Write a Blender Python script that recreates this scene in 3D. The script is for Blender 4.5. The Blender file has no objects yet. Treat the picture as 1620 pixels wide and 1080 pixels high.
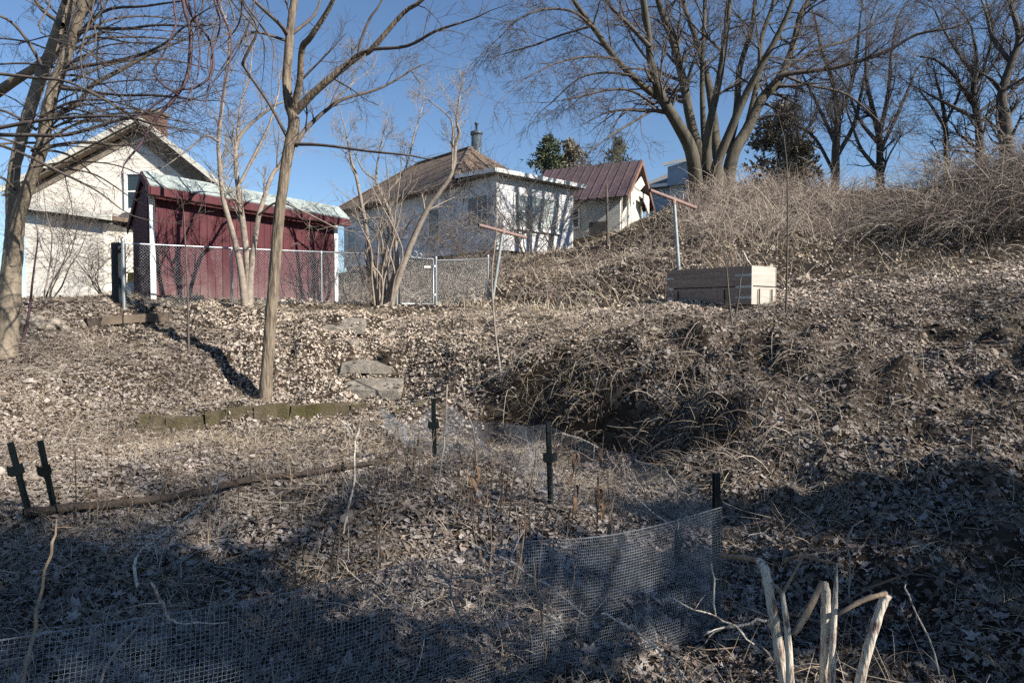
import bpy, math, random
import numpy as np
from mathutils import Vector, Matrix

# ------------------------------------------------------------------ camera, sky, sun, exposure
scene = bpy.context.scene
COL = scene.collection
CAM = np.array([0.0, 0.0, 1.6])
FPX = 1080.0                                  # focal length in photo pixels (24 mm on 36 mm, 1620 wide)
PITCH = math.atan(35 / FPX)
cam_d = bpy.data.cameras.new('camera')
cam_d.lens = 24; cam_d.sensor_width = 36; cam_d.clip_start = 0.05; cam_d.clip_end = 2000
cam = bpy.data.objects.new('camera', cam_d); COL.objects.link(cam)
cam.location = CAM; cam.rotation_euler = (math.radians(90) - PITCH, 0, 0)
scene.camera = cam

SUN_EL = math.radians(34); SUN_AZ = math.atan2(0.86, -0.50)
world = bpy.data.worlds.new('World'); scene.world = world; world.use_nodes = True
wn = world.node_tree; wn.nodes.clear()
sky = wn.nodes.new('ShaderNodeTexSky'); sky.sky_type = 'NISHITA'; sky.sun_disc = False
sky.sun_elevation = SUN_EL; sky.sun_rotation = SUN_AZ
sky.air_density = 1.0; sky.dust_density = 0.05; sky.ozone_density = 5.0
bg = wn.nodes.new('ShaderNodeBackground'); bg.inputs['Strength'].default_value = 0.07
wo = wn.nodes.new('ShaderNodeOutputWorld')
wn.links.new(sky.outputs[0], bg.inputs[0]); wn.links.new(bg.outputs[0], wo.inputs[0])
sun_d = bpy.data.lights.new('sun', 'SUN'); sun_d.energy = 5.0; sun_d.angle = math.radians(0.53)
sun_d.color = (1.0, 0.945, 0.865)
sun = bpy.data.objects.new('sun', sun_d); COL.objects.link(sun)
SUNV = Vector((math.sin(SUN_AZ) * math.cos(SUN_EL), math.cos(SUN_AZ) * math.cos(SUN_EL), math.sin(SUN_EL)))
sun.rotation_euler = (-SUNV).to_track_quat('-Z', 'Y').to_euler()
sun.location = (20, -12, 20)
scene.view_settings.view_transform = 'Standard'; scene.view_settings.look = 'None'
scene.view_settings.gamma = 1.0; scene.view_settings.use_curve_mapping = False
scene.view_settings.exposure = 1.0
scene.cycles.max_bounces = 3; scene.cycles.diffuse_bounces = 2; scene.cycles.glossy_bounces = 2
scene.cycles.transparent_max_bounces = 4
scene.cycles.use_denoising = False; scene.cycles.adaptive_threshold = 0.02

# ------------------------------------------------------------------ helpers
RNG = random.Random(7)
NR = np.random.default_rng(11)

def P(px, py, Y):
    """a point of the place at ground distance Y seen in that direction from where the photographer stood"""
    c, s = math.cos(PITCH), math.sin(PITCH)
    u, v = (px - 810) / FPX, (540 - py) / FPX
    d = (u, c + v * s, -s + v * c)
    t = Y / d[1]
    return (CAM[0] + d[0] * t, CAM[1] + Y, CAM[2] + d[2] * t)

LOC = {}
def root(name, label, cat, loc, group=None, kind=None):
    o = bpy.data.objects.new(name, None); COL.objects.link(o)
    o.empty_display_size = 0.2
    o.location = loc; o['label'] = label; o['category'] = cat
    if group: o['group'] = group
    if kind: o['kind'] = kind
    LOC[o.name] = np.array(loc, float)
    return o

def np_mesh(name, verts, faces_list, smooth=False, cols=None):
    """verts (N,3); faces_list: list of (M,k) index arrays"""
    me = bpy.data.meshes.new(name)
    verts = np.asarray(verts, np.float32)
    me.vertices.add(len(verts)); me.vertices.foreach_set('co', verts.ravel())
    idx = np.concatenate([np.asarray(f, np.int32).ravel() for f in faces_list])
    tot = np.concatenate([np.full(len(f), np.asarray(f).shape[1], np.int32) for f in faces_list])
    start = np.concatenate([[0], np.cumsum(tot)[:-1]]).astype(np.int32)
    me.loops.add(len(idx)); me.loops.foreach_set('vertex_index', idx)
    me.polygons.add(len(tot)); me.polygons.foreach_set('loop_start', start)
    me.update(calc_edges=True)
    me.polygons.foreach_set('use_smooth', np.full(len(tot), bool(smooth)))
    if cols is not None:
        a = me.color_attributes.new('Col', 'FLOAT_COLOR', 'POINT')
        c4 = np.ones((len(verts), 4), np.float32); c4[:, :3] = cols
        a.data.foreach_set('color', c4.ravel())
    me.validate(); 
    return me

def link(name, me, mat, parent=None, loc=None):
    o = bpy.data.objects.new(name, me); COL.objects.link(o)
    if mat: me.materials.append(mat)
    if parent is not None:
        o.parent = parent; LOC[o.name] = LOC[parent.name]
    elif loc is not None:
        o.location = loc; LOC[o.name] = np.array(loc, float)
    else: LOC[o.name] = np.zeros(3)
    return o

def tag(o, label, cat=None, group=None, kind=None):
    o['label'] = label
    if cat: o['category'] = cat
    if group: o['group'] = group
    if kind: o['kind'] = kind
    return o

class MB:
    def __init__(self): self.v = []; self.f = []
    def poly(self, pts):
        b = len(self.v); self.v += [tuple(p) for p in pts]; self.f.append(tuple(range(b, b + len(pts))))
    def prism(self, pts, ext):
        """closed solid: polygon pts swept along ext"""
        n = len(pts); b = len(self.v); e = np.array(ext, float)
        self.v += [tuple(p) for p in pts] + [tuple(np.array(p, float) + e) for p in pts]
        self.f.append(tuple(range(b + n - 1, b - 1, -1))); self.f.append(tuple(range(b + n, b + 2 * n)))
        for i in range(n):
            j = (i + 1) % n
            self.f.append((b + i, b + j, b + n + j, b + n + i))
        return self
    def box(self, o, ax, ay, az):
        o = np.array(o, float); ax = np.array(ax, float); ay = np.array(ay, float)
        return self.prism([o, o + ax, o + ax + ay, o + ay], az)
    def bar(self, a, b, w, h, up=(0, 0, 1)):
        a = np.array(a, float); b = np.array(b, float); t = b - a; t /= np.linalg.norm(t)
        s = np.cross(t, up); s /= np.linalg.norm(s) + 1e-9; u = np.cross(s, t)
        q = [a - s * w / 2 - u * h / 2, a + s * w / 2 - u * h / 2, a + s * w / 2 + u * h / 2, a - s * w / 2 + u * h / 2]
        return self.prism(q, b - a)
    def build(self, name, mat, parent=None, loc=None):
        off = LOC[parent.name] if parent is not None else (np.array(loc, float) if loc is not None else np.zeros(3))
        me = bpy.data.meshes.new(name)
        me.from_pydata([tuple(np.array(p) - off) for p in self.v], [], self.f); me.update()
        bm_fix(me)
        return link(name, me, mat, parent, loc)

def bm_fix(me):
    import bmesh
    bm = bmesh.new(); bm.from_mesh(me); bmesh.ops.recalc_face_normals(bm, faces=bm.faces); bm.to_mesh(me); bm.free()

class Tubes:
    def __init__(self): self.g = {}; self.n = 0
    def add(self, pts, rad, s=3, col=None):
        self.g.setdefault((len(pts), s), []).append((pts, rad, col)); self.n += 1
    def build(self, name, mat, parent=None, loc=None, smooth=True, cols=False, kind=None):
        off = LOC[parent.name] if parent is not None else (np.array(loc, float) if loc is not None else np.zeros(3))
        V = []; F3 = []; F = []; C = []; base = 0
        for (n, s), lst in self.g.items():
            A = np.array([l[0] for l in lst], np.float64); R = np.array([l[1] for l in lst], np.float64)
            m = len(lst)
            T = np.gradient(A, axis=1); T /= np.linalg.norm(T, axis=2, keepdims=True) + 1e-9
            mean = T.mean(1); ax = np.abs(mean).argmin(1)
            ref = np.eye(3)[ax][:, None, :]
            n1 = ref - T * (T * ref).sum(2, keepdims=True); n1 /= np.linalg.norm(n1, axis=2, keepdims=True) + 1e-9
            n2 = np.cross(T, n1)
            ang = np.arange(s) * 2 * math.pi / s
            ring = A[:, :, None, :] + R[:, :, None, None] * (np.cos(ang)[None, None, :, None] * n1[:, :, None, :] + np.sin(ang)[None, None, :, None] * n2[:, :, None, :])
            if s >= 12:            # furrowed, lumpy trunks
                kk, aa = np.meshgrid(np.arange(s), np.arange(n)); fz_ = 1 + .09 * vnoise(kk * .83, aa * .23, 5) + .07 * vnoise(kk * .31 + 9, aa * .55, 6) + .05 * vnoise(kk * 1.7, aa * .9, 8)
                ring = A[:, :, None, :] + (ring - A[:, :, None, :]) * fz_[None, :, :, None]
            V.append(ring.reshape(-1, 3))
            if cols: C.append(np.repeat(np.array([l[2] for l in lst], np.float32), n * s, axis=0))
            i = np.arange(m)[:, None, None] * n * s + np.arange(n - 1)[None, :, None] * s
            k = np.arange(s)[None, None, :]; k2 = (k + 1) % s
            q = np.stack([i + k, i + k2, i + k2 + s, i + k + s], -1).reshape(-1, 4) + base
            F.append(q)
            if s >= 6:
                e = (np.arange(m)[:, None] * n * s + (n - 1) * s + np.arange(s)[None, :]) + base
                capf = e
                F3.append(capf)
            base += m * n * s
        V = np.concatenate(V) - off
        me = np_mesh(name, V, F + F3, smooth, np.concatenate(C) if cols else None)
        o = link(name, me, mat, parent, loc)
        if kind: o['kind'] = kind
        return o

def smooth_path(pts, k=4):
    """Catmull-Rom through pts (any dimension)"""
    A = np.array(pts, float)
    if len(A) < 3: 
        t = np.linspace(0, 1, k + 1)[:, None]; return A[0] * (1 - t) + A[1] * t
    E = np.vstack([2 * A[0] - A[1], A, 2 * A[-1] - A[-2]]); out = []
    for i in range(len(A) - 1):
        p0, p1, p2, p3 = E[i], E[i + 1], E[i + 2], E[i + 3]
        for j in range(k):
            t = j / k
            out.append(0.5 * ((2 * p1) + (-p0 + p2) * t + (2 * p0 - 5 * p1 + 4 * p2 - p3) * t * t + (-p0 + 3 * p1 - 3 * p2 + p3) * t ** 3))
    out.append(A[-1])
    return np.array(out)

def vnoise(x, y, seed=0):
    """2-D value noise in -1..1, vectorised"""
    x = np.asarray(x, float); y = np.asarray(y, float)
    xi = np.floor(x).astype(np.int64); yi = np.floor(y).astype(np.int64); fx = x - xi; fy = y - yi
    def h(a, b):
        n = (a * 374761393 + b * 668265263 + seed * 1442695041) & 0xffffffff
        n = ((n ^ (n >> 13)) * 1274126177) & 0xffffffff
        return ((n ^ (n >> 16)) & 0xffff) / 32767.5 - 1
    u = fx * fx * (3 - 2 * fx); v = fy * fy * (3 - 2 * fy)
    return (h(xi, yi) * (1 - u) + h(xi + 1, yi) * u) * (1 - v) + (h(xi, yi + 1) * (1 - u) + h(xi + 1, yi + 1) * u) * v

# ------------------------------------------------------------------ materials
def mat(name, c1, c2=None, scale=6.0, rough=0.85, bump=0.0, bscale=None, metallic=0.0, stretch=(1, 1, 1), lo=0.35, hi=0.65, detail=6, lap=0.0, spec=0.3, c3=None):
    m = bpy.data.materials.new(name); m.use_nodes = True
    nt = m.node_tree; b = nt.nodes['Principled BSDF']
    b.inputs['Roughness'].default_value = rough; b.inputs['Metallic'].default_value = metallic
    b.inputs['Specular IOR Level'].default_value = spec
    tc = nt.nodes.new('ShaderNodeTexCoord'); mp = nt.nodes.new('ShaderNodeMapping'); mp.inputs['Scale'].default_value = stretch
    nt.links.new(tc.outputs['Object'], mp.inputs['Vector'])
    if c2 is None: c2 = tuple(x * 0.75 for x in c1)
    nz = nt.nodes.new('ShaderNodeTexNoise'); nz.inputs['Scale'].default_value = scale; nz.inputs['Detail'].default_value = detail
    nz.inputs['Roughness'].default_value = 0.65
    nt.links.new(mp.outputs[0], nz.inputs['Vector'])
    cr = nt.nodes.new('ShaderNodeValToRGB'); cr.color_ramp.elements[0].position = lo; cr.color_ramp.elements[1].position = hi
    cr.color_ramp.elements[0].color = (*c2, 1); cr.color_ramp.elements[1].color = (*c1, 1)
    if c3 is not None:
        e = cr.color_ramp.elements.new(min(0.98, hi + 0.12)); e.color = (*c3, 1)
    nt.links.new(nz.outputs[0], cr.inputs[0]); nt.links.new(cr.outputs[0], b.inputs['Base Color'])
    h = None
    if bump:
        bn = nt.nodes.new('ShaderNodeTexNoise'); bn.inputs['Scale'].default_value = bscale or scale * 2; bn.inputs['Detail'].default_value = 5
        nt.links.new(mp.outputs[0], bn.inputs['Vector'])
        bp = nt.nodes.new('ShaderNodeBump'); bp.inputs['Strength'].default_value = bump; bp.inputs['Distance'].default_value = 0.02
        nt.links.new(bn.outputs[0], bp.inputs['Height']); nt.links.new(bp.outputs[0], b.inputs['Normal']); h = bp
    if lap:                                       # lapped boards: relief only
        sx = nt.nodes.new('ShaderNodeSeparateXYZ'); nt.links.new(tc.outputs['Object'], sx.inputs[0])
        mu = nt.nodes.new('ShaderNodeMath'); mu.operation = 'MULTIPLY'; mu.inputs[1].default_value = 1 / lap
        fr = nt.nodes.new('ShaderNodeMath'); fr.operation = 'FRACT'; iv = nt.nodes.new('ShaderNodeMath'); iv.operation = 'SUBTRACT'; iv.inputs[0].default_value = 1
        nt.links.new(sx.outputs[2], mu.inputs[0]); nt.links.new(mu.outputs[0], fr.inputs[0]); nt.links.new(fr.outputs[0], iv.inputs[1])
        b2 = nt.nodes.new('ShaderNodeBump'); b2.inputs['Strength'].default_value = 1.0; b2.inputs['Distance'].default_value = 0.03
        nt.links.new(iv.outputs[0], b2.inputs['Height'])
        if h: nt.links.new(h.outputs[0], b2.inputs['Normal'])
        nt.links.new(b2.outputs[0], b.inputs['Normal'])
    return m

def mat_attr(name, rough=0.8, transl=0.0, spec=0.25):
    m = bpy.data.materials.new(name); m.use_nodes = True
    nt = m.node_tree; b = nt.nodes['Principled BSDF']
    b.inputs['Roughness'].default_value = rough; b.inputs['Specular IOR Level'].default_value = spec
    at = nt.nodes.new('ShaderNodeAttribute'); at.attribute_name = 'Col'
    tc = nt.nodes.new('ShaderNodeTexCoord'); nz = nt.nodes.new('ShaderNodeTexNoise'); nz.inputs['Scale'].default_value = 60
    nt.links.new(tc.outputs['Object'], nz.inputs['Vector'])
    mr = nt.nodes.new('ShaderNodeMapRange'); mr.inputs['To Min'].default_value = 0.72; mr.inputs['To Max'].default_value = 1.25
    nt.links.new(nz.outputs[0], mr.inputs['Value'])
    mx = nt.nodes.new('ShaderNodeVectorMath'); mx.operation = 'SCALE'
    nt.links.new(at.outputs['Color'], mx.inputs[0]); nt.links.new(mr.outputs[0], mx.inputs['Scale'])
    nt.links.new(mx.outputs[0], b.inputs['Base Color'])
    if transl:
        tr = nt.nodes.new('ShaderNodeBsdfTranslucent'); nt.links.new(mx.outputs[0], tr.inputs['Color'])
        ms = nt.nodes.new('ShaderNodeMixShader'); ms.inputs[0].default_value = transl
        out = nt.nodes['Material Output']
        nt.links.new(b.outputs[0], ms.inputs[1]); nt.links.new(tr.outputs[0], ms.inputs[2]); nt.links.new(ms.outputs[0], out.inputs[0])
    return m

M_leaf = mat_attr('dead_leaf', 0.75)
M_straw = mat_attr('dry_straw', 0.8)
M_twig = mat_attr('dead_twig', 0.85)
M_bark = mat('bark_tan', (0.225, 0.178, 0.128), (0.075, 0.058, 0.042), 26, 0.9, 1.0, 34, stretch=(1, 1, 0.14), lo=.38, hi=.6)
M_barkL = mat('bark_smooth_tan', (0.27, 0.22, 0.16), (0.13, 0.105, 0.077), 6, 0.85, 0.5, 22, stretch=(1, 1, 0.4))
M_bark2 = mat('bark_maple', (0.105, 0.09, 0.065), (0.048, 0.043, 0.032), 4, 0.9, 0.8, 10, stretch=(1, 1, 0.3))
M_barkF = mat('bark_far', (0.085, 0.073, 0.062), (0.05, 0.043, 0.037), 3, 0.9)
M_twigA = mat('twig_brown', (0.12, 0.096, 0.08), (0.06, 0.05, 0.043), 9, 0.8)
M_twigB = mat('twig_pale', (0.30, 0.25, 0.20), (0.17, 0.14, 0.115), 9, 0.8)
M_twigM = mat('twig_maple', (0.105, 0.085, 0.072), (0.06, 0.05, 0.044), 4, 0.85)
M_twigF = mat('twig_far', (0.095, 0.082, 0.074), (0.06, 0.053, 0.048), 2, 0.9)
M_vine = mat('vine_bark', (0.10, 0.06, 0.065), (0.05, 0.03, 0.035), 9, 0.7)
M_galv = mat('galvanised_steel', (0.40, 0.42, 0.42), (0.26, 0.27, 0.28), 20, 0.45, metallic=0.75, spec=0.5)
M_cloth = mat('wire_cloth', (0.31, 0.335, 0.37), (0.18, 0.19, 0.205), 10, 0.5, metallic=0.3, spec=0.5)
M_postgreen = mat('post_green', (0.004, 0.009, 0.008), (0.003, 0.006, 0.006), 30, 0.45, spec=0.5)
M_stone = mat('step_stone', (0.25, 0.22, 0.18), (0.12, 0.105, 0.085), 7, 0.9, 0.9, 25, c3=(0.33, 0.29, 0.235))
M_moss = mat('mossy_block', (0.052, 0.046, 0.013), (0.10, 0.078, 0.054), 3.2, 0.95, 1.0, 40, c3=(0.085, 0.075, 0.02))
M_rock = mat('field_rock', (0.30, 0.26, 0.21), (0.12, 0.10, 0.08), 6, 0.9, 0.8, 20)
M_timber = mat('weathered_timber', (0.15, 0.115, 0.083), (0.06, 0.045, 0.033), 5, 0.9, 0.6, 18, stretch=(0.2, 1, 1))
M_root = mat('damp_branch', (0.07, 0.053, 0.041), (0.03, 0.023, 0.018), 9, 0.9, 0.7, 24)
M_stalk = mat('bleached_stalk', (0.58, 0.51, 0.41), (0.17, 0.11, 0.085), 45, 0.75, 0.5, 80, stretch=(1, 1, 0.22), lo=0.40, hi=0.52)
M_stalkB = mat('brown_stalk', (0.30, 0.225, 0.15), (0.13, 0.09, 0.06), 20, 0.7, 0.2, 60, stretch=(1, 1, 0.3))

# ------------------------------------------------------------------ ground
CTRL = []
def cp(x, y, zr): CTRL.append((x, y, zr + 1.6))
def cpx(px, py, Y): CTRL.append(P(px, py, Y))
for x in (-6, -4, -2, 0, 1.0):
    for y in (-2, 1, 3, 5): cp(x, y, -1.6 - (0.1 if y < 0 else 0))
for x in (-4, -2.6, -1.2): cp(x, 6.6, -1.59); cp(x, 8.0, -1.57)
cp(0.2, 7.0, -1.58); cp(-0.6, 8.2, -1.56); cp(-1.7, 9.3, -1.53); cp(-5.2, 7, -1.57); cp(-5.0, 8.9, -1.56); cp(-3.7, 9.45, -1.55); cp(-2.6, 9.95, -1.53)
for a in [(220, 664, 9.55), (400, 652, 9.95), (545, 645, 10.6), (418, 634, 10.6), (240, 515, 12.2), (330, 500, 12.6), (300, 560, 11.2), (150, 530, 11.5), (180, 600, 10.2),
          (60, 520, 11), (15, 548, 10), (60, 640, 9), (10, 690, 8.3), (0, 620, 9), (100, 690, 8.7), (350, 600, 10.9), (480, 560, 11.5), (460, 510, 12.6),
          (590, 640, 10.8), (580, 577, 11.7), (545, 522, 12.5), (640, 560, 11.6), (660, 632, 10.4), (650, 655, 9.9),
          (540, 480, 16.5), (400, 478, 14.5), (200, 475, 12.8), (300, 487, 13.2), (690, 484, 16.8), (690, 500, 13.8), (700, 520, 12.4),
          (800, 525, 11.3), (820, 575, 9.95), (830, 605, 9.55), (820, 695, 8.95), (740, 655, 9.75), (735, 600, 10.35), (900, 520, 11.0), (920, 580, 9.2), (930, 612, 8.85), (930, 722, 8.0),
          (1010, 540, 9.7), (1010, 605, 8.35), (1020, 650, 8.0), (1020, 745, 7.15), (1150, 560, 8.2), (1150, 640, 7.2), (1150, 705, 6.5), (1110, 822, 5.35),
          (1240, 1010, 3.35), (1200, 880, 4.5), (1250, 800, 5.1), (1350, 560, 7.9), (1350, 660, 6.4), (1350, 760, 5.3), (1400, 950, 3.85), (1500, 830, 4.5), (1500, 700, 5.7),
          (1620, 1080, 2.9), (1620, 850, 4.2), (1620, 700, 5.6), (1620, 600, 7.2), (1620, 520, 9), (1620, 460, 11), (1620, 433, 12.5),
          (1400, 505, 10.3), (1400, 458, 12.5), (1500, 560, 8.4), (1230, 472, 13), (1055, 477, 13.6), (1100, 515, 10.9), (1250, 510, 10.3), (950, 492, 14), (900, 484, 17), (800, 490, 15),
          (1620, 390, 15), (1620, 288, 18), (1760, 275, 18), (1510, 300, 19.5), (1455, 312, 20), (1400, 405, 16), (1400, 350, 20), (1400, 322, 24), (1250, 425, 16), (1250, 375, 19), (1250, 318, 24),
          (1100, 435, 16), (1100, 385, 19), (1100, 340, 23), (1115, 305, 26), (950, 452, 17.5), (950, 418, 22), (950, 400, 30), (800, 466, 19), (800, 444, 21), (790, 408, 27),
          (700, 481, 18.5), (650, 472, 22), (600, 440, 33), (690, 420, 29), (100, 472, 18), (300, 472, 20), (480, 472, 25), (200, 472, 26), (0, 490, 14)]:
    cpx(*a)
cp(4, 1, -1.55); cp(3.6, -2, -1.5); cp(7, 2, -1.0); cp(9, 6, -0.2); cp(10, -3, -1.0); cp(12, 9, 0.6); cp(14, 14, 2.2); cp(16, 20, 4.2); cp(-9, 5, -1.6); cp(-12, 9, -0.9); cp(-12, 14, 0.3)
cp(18, 26, 5.0); cp(10, 28, 5.3); cp(10, 36, 5.8); cp(4, 36, 4.6); cp(-2, 42, 4.2); cp(-16, 30, 1.0); cp(-20, 20, 0.2); cp(25, 36, 5.8)
for x, y, z in [(-60, 80, 0), (0, 80, 6.5), (60, 80, 7.5), (-110, 20, -1), (110, 20, 7), (-100, -60, -3), (100, -60, 0), (0, -60, -3), (0, 170, 8), (-110, 170, 0), (110, 170, 9), (0, -15, -2.2), (20, -15, -1.2), (-20, -15, -2.2), (45, 10, 4.5), (40, 45, 6.5), (-45, 45, 0)]:
    cp(x, y, z)
CT = np.array(CTRL)
def tps_fit(c, lam):
    n = len(c); d = np.linalg.norm(c[:, None, :2] - c[None, :, :2], axis=2)
    K = np.where(d > 0, d ** 2 * np.log(d + 1e-12), 0) + lam * np.eye(n)
    Pm = np.hstack([np.ones((n, 1)), c[:, :2]])
    A = np.block([[K, Pm], [Pm.T, np.zeros((3, 3))]])
    return np.linalg.solve(A, np.concatenate([c[:, 2], np.zeros(3)]))
TW = tps_fit(CT, 0.02)
def tps(x, y):
    x = np.asarray(x, float).ravel(); y = np.asarray(y, float).ravel(); out = np.empty(len(x))
    for i in range(0, len(x), 20000):
        xx, yy = x[i:i + 20000], y[i:i + 20000]
        d2 = (xx[:, None] - CT[None, :, 0]) ** 2 + (yy[:, None] - CT[None, :, 1]) ** 2
        out[i:i + 20000] = (0.5 * d2 * np.log(d2 + 1e-12)) @ TW[:-3] + TW[-3] + TW[-2] * xx + TW[-1] * yy
    return out

def geo(a, b, n, s0):
    """n steps from a to b whose first step is about s0"""
    t = np.linspace(0, 1, n + 1)[1:]; k = math.log(abs(b - a) / s0) / math.log(n)
    return a + (b - a) * t ** max(1.0, k)
XS = np.concatenate([geo(-9.5, -140, 30, .15)[::-1], np.arange(-9.5, 9.501, .085), geo(9.5, 140, 34, .15)])
YS = np.concatenate([geo(1.0, -70, 22, .2)[::-1], np.arange(1.0, 13.6, .085), np.arange(13.7, 31, .25), geo(31, 220, 26, .5)])
GX, GY = np.meshgrid(XS, YS)
GZ = tps(GX, GY).reshape(GX.shape)
def bank_mask(x, y):
    """1 on the rough bank between garden and terrace, 0 on the flats"""
    m = np.zeros_like(x)
    m += np.exp(-((y - (10.9 - 0.35 * x)) / 2.0) ** 2) * (x > -9)
    m += np.clip((x - 1.0) / 1.5, 0, 1) * np.clip((10.2 - y) / 2.2, 0, 1) * np.clip((y - 1.2) / 1.5, 0, 1)
    return np.clip(m, 0, 1)
BM = bank_mask(GX, GY)
GZ = GZ + 0.06 * vnoise(GX * 1.3, GY * 1.3, 1) + 0.04 * vnoise(GX * 3.1, GY * 3.1, 2) + 0.022 * vnoise(GX * 8, GY * 8, 3)
GZ = GZ + BM * ((0.15 + .025 * np.clip(GX - .8, 0, 1)) * vnoise(GX * 1.7 + 5, GY * 1.7, 4) + (0.10 + .02 * np.clip(GX - .8, 0, 1)) * vnoise(GX * 3.7, GY * 3.7 + 9, 5) + 0.055 * vnoise(GX * 9, GY * 9, 6))
def hollow_mask(x, y):
    return np.exp(-(((x - 0.05) / 0.62) ** 4 + ((y - 9.28 + .25 * (x - .05)) / 0.36) ** 4)) + np.exp(-(((x - 1.05) / 0.55) ** 4 + ((y - 8.25 + .5 * (x - 1.05)) / 0.36) ** 4)) + .7 * np.exp(-(((x - 1.75) / 0.4) ** 4 + ((y - 7.1 + .8 * (x - 1.75)) / 0.3) ** 4))
GZ = GZ - 0.42 * hollow_mask(GX, GY)
# a low step in the ground where the mossy blocks hold back the bank
WL0, WL1 = np.array([-5.15, 9.33]), np.array([-2.35, 10.33])
wd = (WL1 - WL0) / np.linalg.norm(WL1 - WL0); wnrm = np.array([-wd[1], wd[0]])
sa = (GX - WL0[0]) * wd[0] + (GY - WL0[1]) * wd[1]; sb = (GX - WL0[0]) * wnrm[0] + (GY - WL0[1]) * wnrm[1]
near = np.clip(1 - np.abs(sb) / 0.5, 0, 1) * np.clip((sa + 0.3) / 0.3, 0, 1) * np.clip((np.linalg.norm(WL1 - WL0) + 0.3 - sa) / 0.3, 0, 1)
GZ = GZ + near * np.where(sb > 0.02, 0.07, -0.07)

def bil(A, x, y):
    x = np.asarray(x, float); y = np.asarray(y, float)
    i = np.clip(np.searchsorted(XS, x) - 1, 0, len(XS) - 2); j = np.clip(np.searchsorted(YS, y) - 1, 0, len(YS) - 2)
    u = (x - XS[i]) / (XS[i + 1] - XS[i]); v = (y - YS[j]) / (YS[j + 1] - YS[j])
    return (A[j, i] * (1 - u) + A[j, i + 1] * u) * (1 - v) + (A[j + 1, i] * (1 - u) + A[j + 1, i + 1] * u) * v
def G(x, y): return bil(GZ, x, y)
def g1(x, y): return float(G(np.array([x]), np.array([y]))[0])
def Gn(x, y):
    e = 0.06
    dx = (G(x + e, y) - G(x - e, y)) / (2 * e); dy = (G(x, y + e) - G(x, y - e)) / (2 * e)
    n = np.stack([-dx, -dy, np.ones_like(dx)], -1)
    return n / np.linalg.norm(n, axis=1, keepdims=True)
def on(px, Y):
    """ground point straight below a direction at distance Y"""
    x = (px - 810) / FPX * Y
    return (x, Y, g1(x, Y))

def ground_material():
    m = bpy.data.materials.new('leafy_soil'); m.use_nodes = True
    nt = m.node_tree; b = nt.nodes['Principled BSDF']; b.inputs['Roughness'].default_value = 0.95; b.inputs['Specular IOR Level'].default_value = 0.1
    tc = nt.nodes.new('ShaderNodeTexCoord')
    vo = nt.nodes.new('ShaderNodeTexVoronoi'); vo.inputs['Scale'].default_value = 13; vo.inputs['Randomness'].default_value = 1
    wz = nt.nodes.new('ShaderNodeTexNoise'); wz.inputs['Scale'].default_value = 9; wz.inputs['Detail'].default_value = 3
    ad = nt.nodes.new('ShaderNodeVectorMath'); ad.operation = 'MULTIPLY_ADD'; ad.inputs[1].default_value = (0.12, 0.12, 0.12)
    nt.links.new(tc.outputs['Object'], wz.inputs['Vector']); nt.links.new(wz.outputs['Color'], ad.inputs[0]); nt.links.new(tc.outputs['Object'], ad.inputs[2])
    nt.links.new(ad.outputs[0], vo.inputs['Vector'])
    sp = nt.nodes.new('ShaderNodeSeparateColor'); nt.links.new(vo.outputs['Color'], sp.inputs[0])
    cr = nt.nodes.new('ShaderNodeValToRGB'); el = cr.color_ramp.elements
    el[0].position = 0.0; el[0].color = (0.022, 0.016, 0.012, 1); el[1].position = 1.0; el[1].color = (0.15, 0.12, 0.092, 1)
    for p, c in ((0.35, (0.028, 0.02, 0.015, 1)), (0.6, (0.05, 0.038, 0.028, 1)), (0.85, (0.09, 0.07, 0.052, 1))):
        e = el.new(p); e.color = c
    nt.links.new(sp.outputs[0], cr.inputs[0])
    n2 = nt.nodes.new('ShaderNodeTexNoise'); n2.inputs['Scale'].default_value = 1.1; n2.inputs['Detail'].default_value = 6
    nt.links.new(tc.outputs['Object'], n2.inputs['Vector'])
    mr = nt.nodes.new('ShaderNodeMapRange'); mr.inputs['From Min'].default_value = 0.35; mr.inputs['From Max'].default_value = 0.65
    nt.links.new(n2.outputs[0], mr.inputs['Value'])
    mx = nt.nodes.new('ShaderNodeMix'); mx.data_type = 'RGBA'; mx.inputs[6].default_value = (0.022, 0.016, 0.012, 1)
    nt.links.new(mr.outputs[0], mx.inputs[0]); nt.links.new(cr.outputs[0], mx.inputs[7])
    nt.links.new(mx.outputs[2], b.inputs['Base Color'])
    bp = nt.nodes.new('ShaderNodeBump'); bp.inputs['Strength'].default_value = 0.8; bp.inputs['Distance'].default_value = 0.05
    nt.links.new(sp.outputs[1], bp.inputs['Height']); nt.links.new(bp.outputs[0], b.inputs['Normal'])
    return m
nx, ny = len(XS), len(YS)
ii = (np.arange(ny - 1)[:, None] * nx + np.arange(nx - 1)[None, :]).ravel()
gme = np_mesh('ground', np.stack([GX.ravel(), GY.ravel(), GZ.ravel()], 1), [np.stack([ii, ii + 1, ii + 1 + nx, ii + nx], 1)], True)
go = link('ground', gme, ground_material()); go['kind'] = 'structure'; go['label'] = 'sloping back garden ground under dead leaves, rising to a terrace and hillside'

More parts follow.
